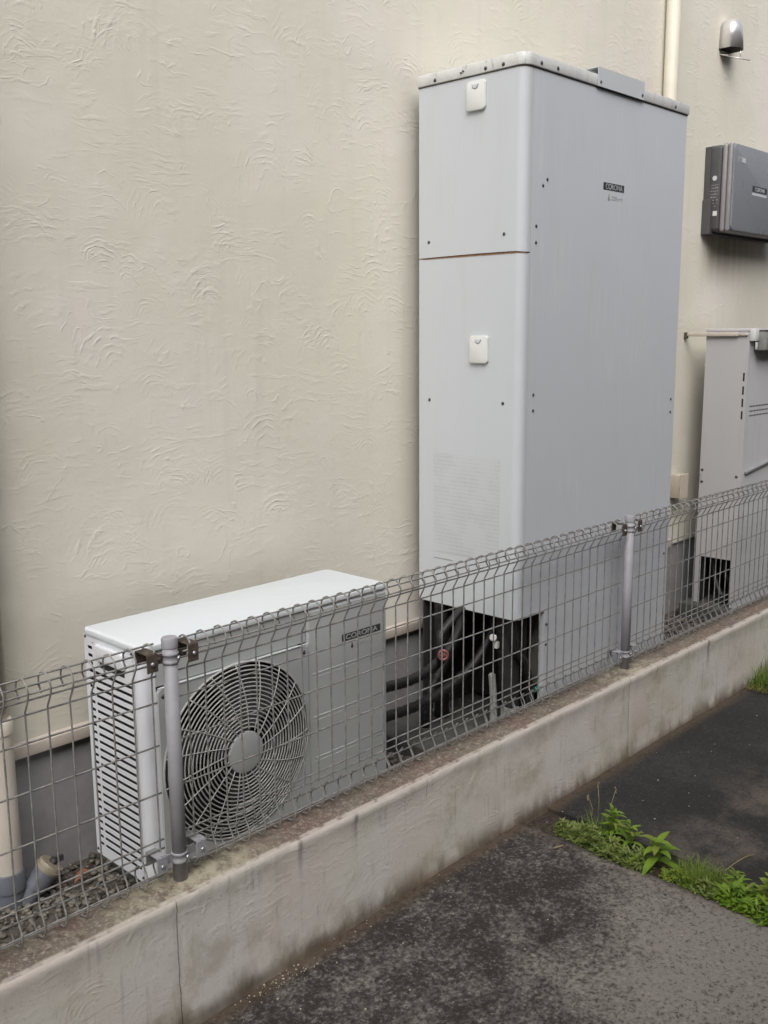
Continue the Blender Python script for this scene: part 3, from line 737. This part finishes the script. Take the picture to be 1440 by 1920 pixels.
hose('black corrugated hose curling at the front corner of the opening', [(1.455, .13, .292), (1.47, .125, .18), (1.53, .12, .10), (1.555, .12, .0), (1.54, .13, -.15)], .017)
b = new(); tube(b, spline([(1.475, .225, .065), (1.47, .215, .01), (1.455, .20, -.06), (1.44, .19, -.145)], 8), [.007]+[.013]*23+[.015], 12)
single('drain_tube', b, M_greytube, 'grey drain tube leaning down from under the tank', 'tube', (1.44, .19, -.145))
RV = Matrix.Rotation(R(52), 3, 'Z')
b = new(); c0 = Vector((1.245, .255, .180))
tube(b, [c0+RV@Vector((0, .016*math.cos(a), .016*math.sin(a))) for a in [2*math.pi*k/20 for k in range(20)]], .005, 8, closed=True)
v = thing('valve', 'small red handwheel valve beside the open underside of the tank', 'valve', tuple(c0))
part('handwheel', b, M_red, v)
b = new(); 
for a in (0, 60, 120): 
    q = RV@Vector((0, .014*math.cos(R(a)), .014*math.sin(R(a)))); tube(b, [c0+q, c0-q], .003, 6)
part('spokes', b, M_red, v)
b = new(); lathe(b, [(.006, 0), (.006, .03), (.012, .031), (.012, .06)], c0, RV@Vector((1, 0, 0)), 14); c1 = c0+RV@Vector((.045, 0, 0)); tube(b, [c1+Vector((0, 0, -.04)), c1+Vector((0, 0, .06)), c1+Vector((.12, .02, .11)), c1+Vector((.2, .03, .11))], .014, 10); part('valve_body', b, M_hose, v)
v = thing('drain_valve', 'green handled drain valve inside the opening of the tank skirt', 'valve', (1.62, .13, .0))
b = new(); lathe(b, [(.0095, 0), (.0095, .034), (.006, .035)], (1.583, .118, -.002), (1, 0, 0), 14); part('handle', b, M_green, v)
b = new(); lathe(b, [(.013, 0), (.015, .004), (.013, .018), (.008, .02), (.008, .034), (.010, .035), (.010, .046)], (1.617, .118, -.003), (1, -.1, -.1), 14); part('valve_body', b, M_screw, v)
b = new(); lathe(b, [(.009, 0), (.009, .012)], (1.6615, .113, -.0085), (1, -.1, -.1), 14); part('outlet', b, M_brass, v)
v = thing('pipe_connector', 'small white plastic connector hanging below the tank edge', 'connector', (1.465, .19, .2))
b = new(); lathe(b, [(.009, 0), (.013, .002), (.013, .016), (.009, .018)], (1.452, .205, .205), (-.6, -.6, .2), 14); part('connector_nut', b, M_white, v)
b = new(); box(b, 1.452, 1.468, .186, .200, .166, .192, .003); part('connector_plug', b, M_white, v)

# ============================================================ SECOND HEATER (right edge)
UX0, UX1, UY0, UY1, UZ0, UZ1 = 3.50, 3.98, .25, .468, -.13, 1.262
u = thing('gas_water_heater', 'grey floor standing water heater cut off by the right edge of the photo', 'water heater', ((UX0+UX1)/2, .36, -.15))
b = new()
box(b, UX0, UX0+.0018, UY0+.003, UY1, .115, UZ1-.014)
box(b, UX0, UX0+.0018, UY1-.03, UY1, UZ0, .1148); box(b, UX0, UX0+.0018, UY0+.0035, UY0+.025, UZ0, .1148)
sd_ = part('side_panel', b, M_u2, u)
b = new(); prism(b, [(UX0, UZ0), (UX0+.44, UZ0), (UX0+.44, UZ0+.0), (UX1, UZ0), (UX1, UZ1-.014), (UX0, UZ1-.014)][:1]+[(UX1, UZ0), (UX1, UZ1-.014), (UX0, UZ1-.014)], 'y', UY0, UY0+.0025)
uf = part('front_panel', b, M_u2f, u)
b = new(); box(b, UX1-.002, UX1, UY0+.003, UY1, UZ0, UZ1-.014); box(b, UX0+.003, UX1-.003, UY0+.004, UY1-.003, .12, UZ1-.016); part('inner_case', b, M_u2, u)
b = new(); box(b, UX0+.03, UX1-.02, UY1-.004, UY1-.001, UZ0, .115); part('inner_back', b, M_dark, u)
b = new(); box(b, UX0-.003, UX1+.003, UY0-.004, UY1+.004, UZ1-.0138, UZ1, .003); tp = part('top_panel', b, M_u2f, u, smooth=35)
b = new(); box(b, UX0+.001, UX0+.05, UY0-.028, UY0-.0005, UZ1-.06, UZ1-.002, .004); box(b, UX0+.006, UX0+.03, UY0-.032, UY0-.0285, UZ1-.1, UZ1-.065, .002); part('corner_bracket', b, M_hand, u, smooth=40)
b = new(); box(b, UX0+.055, UX1-.05, UY0-.06, UY0-.0003, UZ1-.105, UZ1-.012, .005); vt = part('exhaust_hood', b, M_greytube, u, smooth=40)
b = new(); box(b, UX0+.053, UX1-.048, UY0-.063, UY0-.005, UZ1-.0118, UZ1-.0085); part('hood_edge', b, M_slot, vt)
b = new(); box(b, UX0+.06, UX1-.055, UY0-.0605, UY0-.0602, UZ1-.045, UZ1-.02); part('hood_band', b, M_marklt, vt)
for z in (1.03, .965, .905, .845):
    b = new(); box(b, UX0-.0008, UX0+.001, UY0+.012, UY0+.020, z-.02, z+.02); part('air_slot', b, M_slot, sd_)
for i, z in enumerate((.885, .862, .84)):
    b = new()
    for k in range(14): box(b, UX0+.05+k*.018, UX0+.061+k*.018, UY0-.0006, UY0+.001, z-.0035, z+.0035)
    part('vent_hole_row', b, M_slot, uf)
b = new(); box(b, UX0-.0015, UX0+.001, UY1-.012, UY1-.002, .50, .54); part('side_tab', b, M_marklt, sd_)
b = new(); prism(b, [(UX0+.03, .555), (UX0+.44, .60), (UX0+.44, .612), (UX0+.03, .567)], 'y', UY0-.014, UY0-.0002, .002); part('front_handle', b, M_markgr, uf)
for y, z in ((.455, .56), (.455, .50), (.275, .54)): screw(sd_, (UX0-.0002, y, z), (-1, 0, 0), .005)
# pale bar fixed across the top of the side
b = new(); box(b, UX0-.016, UX0-.0005, .30, .565, 1.225, 1.243, .003); box(b, UX0-.010, UX0-.0005, .255, .2995, 1.228, 1.240, .002); part('wall_stay', b, M_trim, u, smooth=40)
b = new(); box(b, UX0-.02, UX0+.004, .5655, .5795, 1.215, 1.245, .002); part('stay_foot', b, M_clamp, u)
b = new(); box(b, 3.44, 4.1, .2, .52, -.235, -.131, .008)
single('concrete_base', b, M_block, 'grey concrete base slab under the water heater at the right edge', 'base', (3.77, .36, -.235))
for i, P in enumerate(([(3.56, .40, .12), (3.55, .38, 0), (3.53, .33, -.08), (3.56, .3, -.12)], [(3.60, .36, .12), (3.57, .33, .02), (3.60, .30, -.06), (3.66, .29, -.12)], [(3.55, .44, .12), (3.54, .44, .0), (3.53, .45, -.12)])):
    hose(('black pipe under the right hand water heater nearest its front', 'black looped pipe in the dark opening under the right hand water heater', 'black pipe at the back of the opening under the right hand water heater')[i], P, .014, group='black pipes under the right heater')
hose('thin dark cable hanging in an arc from the back of the tall tank cabinet', [(2.47, .50, .36), (2.50, .49, .2), (2.54, .48, .1), (2.62, .46, .0)], .004, M_hose, 'cable', 'cable', False, None)

# ============================================================ INVERTER BOX
IX0, IX1, IY0, IY1, IZ0, IZ1 = 3.62, 4.40, .431, .575, 1.735, 2.156
iv = thing('inverter_box', 'dark grey power conditioner box mounted on the wall right of the tall tank', 'inverter', (4, .5, IZ0))
b = new(); box(b, IX0+.006, IX1-.006, .494, .574, IZ0+.006, IZ1-.004, .018, 4); part('back_housing', b, M_invB, iv, smooth=35)
b = new(); box(b, IX0-.014, IX1-.05, .535, .5785, IZ0-.008, IZ0+.16, .003); box(b, IX0-.004, IX0+.03, .55, .5788, IZ0+.1602, IZ1-.01, .002); part('mounting_plate', b, M_invB, iv)
b = new(); 
for y0, y1 in ((.4665, .4935), (.4405, .4655)): box(b, IX0, IX1, y0, y1, IZ0, IZ1, .016, 4)
part('frame', b, M_invM, iv, smooth=35)
b = new(); P = rrect(IX0+.006, IX1-.006, IZ0+.006, IZ1-.006, .03, 6); prism(b, P, 'y', IY0, .4402, .004); fp_ = part('front_cover', b, M_invF, iv, smooth=35)
b = new(); box(b, IX0+.05, IX0+.13, IY0-.0008, IY0, 2.068, 2.09); st_ = part('sticker', b, M_stick, fp_)
b = new(); box(b, IX0+.052, IX0+.088, IY0-.0011, IY0-.0007, 2.07, 2.088); part('sticker_panel', b, M_markgr, st_)
b = new(); box(b, IX0+.225, IX0+.40, IY0-.0008, IY0, 1.943, 1.971); part('logo_plate', b, M_mark, fp_)
tw = text_width('CORONA', .027)
text('logo_letters', 'CORONA', .027, (IX0+.255, IY0-.0012, 1.947), M_stick, fp_, .115/tw, .0003)
b = new(); box(b, IX0+.225, IX0+.40, IY0-.0007, IY0, 1.925, 1.937); part('logo_underline', b, M_stick, fp_)
b = new(); lathe(b, [(.012, 0), (.012, .001)], (IX0+.006, .528, 1.995), (-1, 0, 0), 16); part('round_sticker', b, M_stick, iv)
b = new()
for k in range(8):
    zz = 1.96-k*.0145
    for j in range(5):
        if random.random() < .75: box(b, IX0+.0052, IX0+.0062, .508+j*.010, .508+j*.010+random.uniform(.004, .009), zz, zz+random.uniform(.003, .006))
part('rating_text', b, M_markgr, iv)
b = new(); box(b, IX0+.0051, IX0+.0063, .508, .53, 1.815, 1.838); part('white_label', b, M_hand, iv)

# ============================================================ JUNCTION BOX, VENT HOOD
b = new(); box(b, 3.40, 3.475, .52, .579, .415, .535, .004); jb = single('junction_box', b, M_box, 'small cream junction box on the wall between the two heaters', 'junction box', (3.44, .579, .415), smooth=40)
b = new(); box(b, 3.396, 3.479, .5165, .522, .412, .538, .002)
o = part('box_cover', b, M_box, jb)
vh = thing('vent_hood', 'small shiny stainless vent hood high on the wall at the top right', 'vent hood', (3.765, .58, 2.67))
b = new(); cx, cz = 3.765, 2.674; r = .057; D = .11
rings = []
for i in range(13):
    ph = R(90*i/12)
    z = cz+.028+r*1.0*math.sin(ph); s = math.cos(ph); ring = []
    for k in range(17):
        a = R(180+180*k/16); ring.append(b.verts.new((cx+r*s*math.cos(a), .5795-.045-(D-.045-.0)*s*abs(math.sin(a))*.6 if 0 < k < 16 else .5795-.0, z)))
    rings.append(ring)
low = [b.verts.new((v.co.x*1.0+(v.co.x-cx)*.1, v.co.y-(.006 if v.co.y < .57 else 0), cz-.055)) for v in rings[0]]
rings.insert(0, low)
HP = [(cx+(v.co.x-cx)*.96, .5795+(v.co.y-.5795)*.96) for v in low]
for A, B in zip(rings, rings[1:]):
    for k in range(16): f = b.faces.new((A[k], A[k+1], B[k+1], B[k])); f.smooth = True
hood = part('hood', b, M_steel, vh)
so = hood.modifiers.new('solid', 'SOLIDIFY'); so.thickness = .0015
b = new(); box(b, cx-.05, cx+.05, .5775, .5795, cz-.055, cz+.03); part('vent_grille', b, M_slot, vh)
b = new(); P = [(low_x, 0) for low_x in ()]
prism(b, HP, 'z', cz-.0545, cz-.0515); part('opening', b, M_slot, vh)
b = new(); tube(b, [(cx+.01, .50, cz-.055), (cx+.01, .50, cz-.100)], .0022, 6); tube(b, [(cx-.045, .578, cz-.078), (cx+.0, .51, cz-.098), (cx+.035, .46, cz-.112)], .003, 6); box(b, cx-.045, cx+.03, .535, .5795, cz-.084, cz-.0815, rot=Matrix.Rotation(R(14), 3, 'X')); part('damper_flap', b, M_steel, vh)

# ============================================================ MESH FENCE
fence = thing('mesh_fence', 'low grey welded wire mesh fence with rolled top and bottom edges on the low wall', 'fence', (1, 0, .0))
YW = .010
def fence_wires(xs, xa, xb, name='wire_panel'):
    b = new(); cy = YW+.007
    topc, botc = (cy, .5505), (cy, .0355); rr_ = .0265
    prof = []
    # bottom curl: starts behind, goes under, out to the front and joins the upright
    for a in range(60, -181, -24)[::1]: prof.append((botc[0]+rr_*math.cos(R(a)), botc[1]+rr_*math.sin(R(a))))
    prof = [(botc[0]+rr_*math.cos(R(a)), botc[1]+rr_*math.sin(R(a))) for a in (60, 30, -5, -50, -80, -110, -140, -170, -195)]
    prof += [(cy-.0225, .052), (YW-.0, .080), (YW, .09), (YW, .25), (YW, .40), (YW, .498), (YW-.0, .5055), (cy-.0225, .5335)]
    prof += [(topc[0]+rr_*math.cos(R(a)), topc[1]+rr_*math.sin(R(a))) for a in (195, 170, 140, 110, 80, 50, 20, -15, -55)]
    for x in xs:
        jx, jy = random.uniform(-.0012, .0012), random.uniform(-.001, .001)
        tube(b, [(x+jx*(1 if .1 < z < .45 else .3), y+jy, z) for y, z in prof], .0022, 6)
    hz = [(YW+.0042, .438), (YW+.0042, .335), (YW+.0042, .222), (YW+.0042, .108)]
    hz += [(topc[0]+(rr_-.004)*math.cos(R(a)), topc[1]+(rr_-.004)*math.sin(R(a))) for a in (190, 85, -5, -130)]
    hz += [(botc[0]+(rr_-.004)*math.cos(R(a)), botc[1]+(rr_-.004)*math.sin(R(a))) for a in (35, -75, -188)]
    hz += [(YW+.004, .500), (YW+.004, .086)]
    for y, z in hz:
        ph = random.random()*9; n = int((xb-xa)/.05)
        tube(b, [(xa+(xb-xa)*i/n, y, z+.0012*math.sin(ph+i*.21)) for i in range(n+1)], .0022, 6)
    part(name, b, M_wire, fence)
fence_wires([-.044-.0495*k for k in range(26)], -1.3, -.030)
fence_wires([.050+.05*k for k in range(39)], .030, 1.970)
fence_wires([2.050+.05*k for k in range(39)], 2.030, 3.970)
fence_wires([4.050+.05*k for k in range(16)], 4.030, 4.83)
def post(x, h=.588):
    b = new(); r = .0168
    tube(b, [(x, 0, -.02), (x, 0, h-.024)], r, 24); p = part('post', b, M_post, fence)
    b = new(); lathe(b, [(r+.0015, h-.0238), (r+.002, h-.004), (r, h-.001), (.006, h)], (x, 0, 0), n=24); part('post_cap', b, M_post, p, smooth=40)
    for z in (.540, .058):
        b = new(); lathe(b, [(r+.0004, z-.013), (r+.0024, z-.012), (r+.0024, z-.007), (r+.001, z-.006), (r+.001, z+.006), (r+.0024, z+.007), (r+.0024, z+.012), (r+.0004, z+.013)], (x, 0, 0), n=24)
        part('band_clamp', b, M_post, p)
        b = new(); lathe(b, [(.0055, 0), (.0055, .004), (.003, .006)], (x+.010, -r+.001, z), (.35, -1, 0), 8); part('bolt', b, M_bolt, p)
        for s in (-1, 1):
            b = new()
            xa, xb = sorted((x+s*.017, x+s*.046)); box(b, xa, xb, .003, .006, z-.010, z+.012)
            xa, xb = sorted((x+s*.040, x+s*.068)); box(b, xa, xb, -.013, -.010, z-.020, z+.022, .001)
            xa, xb = sorted((x+s*.040, x+s*.068)); box(b, xa, xb, -.0098, .036, z+.0205, z+.0235, .001); box(b, xa, xb, .033, .036, z-.012, z+.0203)
            k = part('clamp_plate', b, M_clamp if z > .3 else M_post, p)
            b = new(); lathe(b, [(.005, 0), (.005, .003), (.003, .005)], (x+s*.055, -.013, z), (0, -1, 0), 8); part('bolt', b, M_bolt, k)
for x in (0, 2, 4): post(x)

# ============================================================ GRAVEL
def ico():
    t = bmesh.new(); bmesh.ops.create_icosphere(t, subdivisions=1, radius=1); t.verts.ensure_lookup_table()
    V = np.array([v.co[:] for v in t.verts]); Fc = np.array([[v.index for v in f.verts] for f in t.faces]); t.free(); return V, Fc
IV, IF = ico()
def stones(name, areas, m, label, cat, size=(.005, .012), kind='stuff'):
    VV = []; FF = []; off = 0
    for (n, xa, xb, ya, yb, z0, dz) in areas:
        for i in range(n):
            s = random.uniform(*size); S = np.array([s*random.uniform(.7, 1.4), s*random.uniform(.7, 1.3), s*random.uniform(.45, .8)])
            a = random.random()*6.28; ca, sa = math.cos(a), math.sin(a); Rm = np.array([[ca, -sa, 0], [sa, ca, 0], [0, 0, 1]])
            v = (IV*(1+np.random.uniform(-.16, .16, (len(IV), 1))))*S
            v = v@Rm.T+np.array([random.uniform(xa, xb), random.uniform(ya, yb), z0+random.uniform(0, dz)])
            VV.append(v); FF.append(IF+off); off += len(IV)
    me = bpy.data.meshes.new(name); me.from_pydata(np.concatenate(VV).tolist(), [], np.concatenate(FF).tolist()); me.materials.append(m)
    for p in me.polygons: p.use_smooth = True
    o = bpy.data.objects.new(name, me); C.objects.link(o); o['kind'] = kind; o['label'] = label; o['category'] = cat
stones('gravel', [(4200, -.9, 1.2, .052, .585, -.212, .012), (1500, 2.45, 3.6, .052, .585, -.212, .014)], M_stone, 'dark gravel and dirt between the low wall and the house', 'gravel')
stones('crumbs', [(46, .10, .30, -.115, -.074, -.331, .006), (40, -.1, 1.25, -.16, -.07, -.327, .008), (60, .1, 3.0, -.9, -.1, -.318, .002), (60, 1.28, 1.41, -1.0, -.07, -.35, .02)], M_bit, 'pale crumbs of debris lying along the foot of the low wall', 'debris', (.0012, .003))
# fallen leaf on the gravel
b = new(); P = [(.0, .0), (.02, .013), (.045, .014), (.07, 0), (.045, -.014), (.02, -.012)]
t_ = [b.verts.new((-.03+x*.9, .46+y+.2*x, -.188+.012*math.sin(x*40)+.5*abs(y))) for x, y in P]; b.faces.new(t_)
single('fallen_leaf', b, simple('leaf_brown', (.24, .09, .045), .7), 'reddish brown dead leaf lying on the gravel left of the heat pump', 'leaf', (-.02, .46, -.2))
b = new(); tube(b, [(1.185, -.244, -.312), (1.216, -.258, -.310)], .0022, 6)
single('twig', b, M_straw, 'pale short stick lying on the stained near slab', 'stick', (1.2, -.25, -.312))

# ============================================================ WEEDS
def blade(bm, base, L, az, bend, wd, n=6, lean=.3):
    p = Vector(base); h = Vector((math.cos(az), math.sin(az), 0)); side = Vector((-h.y, h.x, 0)); prev = None; th = lean
    for i in range(n+1):
        s = i/n; w_ = wd*(1-s)**.7*(1 if s > .05 else .8)
        a = bm.verts.new(p-side*w_); c_ = bm.verts.new(p+side*w_)
        if prev: bm.faces.new((prev[0], prev[1], c_, a)).smooth = True
        prev = (a, c_)
        p = p+(h*math.sin(th)+Vector((0, 0, math.cos(th))))*(L/n); th += bend/n
def leaf(bm, base, L, az, el, wd, droop=.8, n=7, fold=.25):
    p = Vector(base); h = Vector((math.cos(az), math.sin(az), 0)); side = Vector((-h.y, h.x, 0)); th = el; prev = None
    for i in range(n+1):
        s = i/n; w_ = wd*math.sin(math.pi*(s*.93+.05))**.8*(1.15-.5*s)
        d = h*math.cos(th)+Vector((0, 0, math.sin(th))); nrm = d.cross(side)*-1
        if nrm.z < 0: nrm = -nrm
        a = bm.verts.new(p-side*w_+nrm*w_*fold); m_ = bm.verts.new(p); c_ = bm.verts.new(p+side*w_+nrm*w_*fold)
        if prev:
            bm.faces.new((prev[0], prev[1], m_, a)).smooth = True; bm.faces.new((prev[1], prev[2], c_, m_)).smooth = True
        prev = (a, m_, c_); p = p+d*(L/n); th -= droop/n
def leafy(loc, label, H=.09, nl=16, L=.075, wd=.011, m=M_leaf, group=None, seed=0, cat='weed', el=(.0, .7)):
    rs = random.Random(seed); t = thing('leafy_weed', label, cat, loc, group); x, y, z = loc
    s = new(); tip = (x+rs.uniform(-.01, .01), y+rs.uniform(-.01, .01), z+H); tube(s, [loc, ((x+tip[0])/2+.003, (y+tip[1])/2, z+H*.5), tip], [.0024, .002, .0012], 6); part('stem', s, M_leaf2, t)
    b = new()
    for i in range(nl):
        f = .25+.75*i/(nl-1); az = i*2.4+rs.uniform(-.3, .3); lf = L*(1.1-.55*f)*rs.uniform(.8, 1.15)
        leaf(b, (x+(tip[0]-x)*f, y+(tip[1]-y)*f, z+H*f), lf, az, rs.uniform(*el)+f*.5, wd*(1.1-.4*f)*rs.uniform(.85, 1.1), rs.uniform(.6, 1.4))
    part('leaves', b, m, t); return t
def tuft(loc, label, n=60, L=.07, r=.03, wd=.0013, m=M_grass, seed=0, name='grass_tuft', cat='grass', group=None, lean=.4):
    rs = random.Random(seed); b = new(); x, y, z = loc
    for i in range(n):
        a = rs.random()*6.28; q = r*math.sqrt(rs.random()); blade(b, (x+q*math.cos(a), y+q*math.sin(a), z), L*rs.uniform(.45, 1.1), rs.random()*6.28, rs.uniform(.3, 1.8), wd*rs.uniform(.7, 1.4), 5, rs.uniform(0, lean))
    return single(name, b, m, label, cat, loc, group)
def low(loc, label, n=130, r=.045, h=.03, m=M_leaf2, seed=0, L=.014, wd=.0035, group=None, name='low_weed'):
    rs = random.Random(seed); b = new(); x, y, z = loc
    for i in range(n):
        a = rs.random()*6.28; q = r*math.sqrt(rs.random()); hh = h*(1-.6*(q/r)**2)*rs.uniform(.1, 1)*(1.25 if noise.noise(Vector((x*30+q*60*math.cos(a), y*30+q*60*math.sin(a), seed))) > .05 else .6)
        c_ = (x+q*math.cos(a)*1.0, y+q*math.sin(a)*1.2, z+hh)
        for k in range(3): leaf(b, c_, L*rs.uniform(.6, 1.7), a+rs.uniform(-1.6, 1.6), rs.uniform(-.2, .9), wd*rs.uniform(.7, 1.2), .5, 3)
        if i % 4 == 0: tube(b, [(x+q*.5*math.cos(a), y+q*.6*math.sin(a), z-.005), c_], .0007, 4)
    return single(name, b, m, label, 'weed', loc, group)
SZ = -.335
G = 'weeds growing in the gap between the slabs'
low((1.33, -.20, SZ), 'small feathery grey green weed nearest the low wall in the slab gap', 150, .032, .04, M_leaf2, 1, group=G)
low((1.315, -.275, SZ), 'bushy grey green weed between the wall and the upright leafy weed', 240, .045, .055, M_leaf2, 2, group=G)
tuft((1.345, -.235, SZ), 'thin short grass standing among the feathery weeds nearest the wall', 60, .06, .03, .0011, M_grass, 24, group=G)
leafy((1.385, -.335, SZ), 'upright bright green weed with small leaves behind the feathery ones in the slab gap', .105, 26, .06, .008, M_leaf, G, 3)
tuft((1.365, -.30, SZ), 'thin grass tuft between the upright weed and the feathery weeds', 90, .10, .035, .0014, M_grass, 4, group=G)
low((1.295, -.375, SZ), 'pale feathery weed spilling towards the near slab under the upright weed', 230, .048, .045, M_leaf2, 5, L=.016, group=G)
low((1.29, -.455, SZ), 'pale feathery weed just left of the star shaped plant', 230, .045, .045, M_leaf2, 6, L=.017, group=G)
leafy((1.355, -.405, SZ), 'leafy green weed between the upright weed and the star shaped one', .09, 18, .07, .0095, M_leaf, G, 11)
leafy((1.335, -.52, SZ), 'broad star shaped green weed with long pointed leaves in the slab gap', .085, 16, .108, .0155, M_leaf, G, 8, el=(-.1, .45))
tuft((1.335, -.635, SZ), 'rounded clump of fine grassy weed right of the star shaped plant', 420, .085, .048, .0011, M_grass, 9, group=G, lean=.9)
low((1.30, -.60, SZ), 'small yellowish ground weed under the fine grassy clump', 150, .045, .03, M_leaf3, 10, group=G, L=.011)
tuft((1.35, -.71, SZ), 'second fine grassy clump farther along the slab gap', 340, .07, .045, .0012, M_grass, 12, group=G, lean=.9)
low((1.295, -.70, SZ), 'fine feathery green weed between the two grassy clumps and the near slab', 240, .045, .035, M_leaf2, 19, L=.013, group=G)
low((1.31, -.785, SZ), 'green clover like weed left of the yellow green plant', 260, .052, .045, M_leaf, 13, L=.024, wd=.0055, group=G)
leafy((1.375, -.745, SZ), 'dark green small leaved weed behind the clover like weed', .06, 16, .05, .007, M_leaf, G, 14)
leafy((1.345, -.845, SZ), 'yellow green weed with upright leaves at the right edge of the photo', .085, 26, .065, .010, M_leaf3, G, 15, el=(.3, 1.0))
low((1.29, -.865, SZ), 'green ground weed below the yellow green plant at the right edge', 260, .055, .04, M_leaf, 16, L=.02, wd=.005, group=G)
low((1.32, -.95, SZ), 'patch of green weed at the very edge of the photo in the slab gap', 260, .06, .035, M_leaf, 17, L=.02, wd=.005, group=G)
tuft((1.44, -.86, -.32), 'long bladed grass tuft on the far side of the slab gap by the right edge', 16, .11, .012, .0028, M_grass, 18, group=G, lean=1.0)
b = new()
for (dx, dy, h) in ((0, 0, .12), (.03, -.025, .10), (-.012, .015, .075)):
    p0 = (1.45+dx, -.235+dy, -.32); p1 = (1.455+dx*1.5, -.23+dy*1.6, -.32+h)
    tube(b, [p0, ((p0[0]+p1[0])/2+.004, p0[1], -.32+h*.5), p1], .0009, 5)
    for k in range(5): lathe(b, [(.0, 0), (.0028, .004), (.0, .009)], (p1[0]+random.uniform(-.002, .002), p1[1], p1[2]-.004*k), (random.uniform(-.5, .5), random.uniform(-.5, .5), 1), 5)
single('dry_stalks', b, M_straw, 'three pale dry grass stalks standing behind the weeds near the wall', 'stalks', (1.45, -.235, -.32))
b = new(); tube(b, spline([(1.42, -.685, -.312), (1.47, -.70, -.297), (1.52, -.708, -.298), (1.57, -.712, -.311)], 5), .0013, 5)
single('twig', b, M_straw, 'thin curved dry stem lying on the far dark slab', 'stick', (1.42, -.685, -.312))
# grass past the far slab
def patch(name, n, xa, xb, ya, yb, z, L, wd, m, label, seed):
    rs = random.Random(seed); b = new()
    for i in range(n):
        x = rs.uniform(xa, xb); y = rs.uniform(ya, yb); blade(b, (x, y, z), L*rs.uniform(.4, 1.1), rs.random()*6.28, rs.uniform(.4, 1.9), wd*rs.uniform(.7, 1.3), 4, rs.uniform(0, .6))
    o = part(name, b, m); o['kind'] = 'stuff'; o['label'] = label; o['category'] = 'grass'
patch('grass', 11000, 2.95, 4.2, -.5, -.07, -.35, .17, .0016, M_grass, 'green grass growing past the far slab against the low wall', 21)
patch('dry_grass', 900, 2.93, 3.06, -.6, -.06, -.335, .05, .0013, M_straw, 'dry straw coloured grass along the end of the far slab', 22)
patch('seedlings', 500, 1.285, 1.405, -1.3, -.12, -.35, .03, .0012, M_grass, 'short sparse grass shoots filling the soil gap between the slabs', 23)
b = new(); tube(b, spline([(3.02, -.12, -.34), (3.03, -.115, -.27), (3.02, -.10, -.21)], 6), .0016, 5)
single('dry_stalks', b, M_straw, 'single bleached stalk standing in the grass at the right edge', 'stalks', (3.02, -.12, -.34))
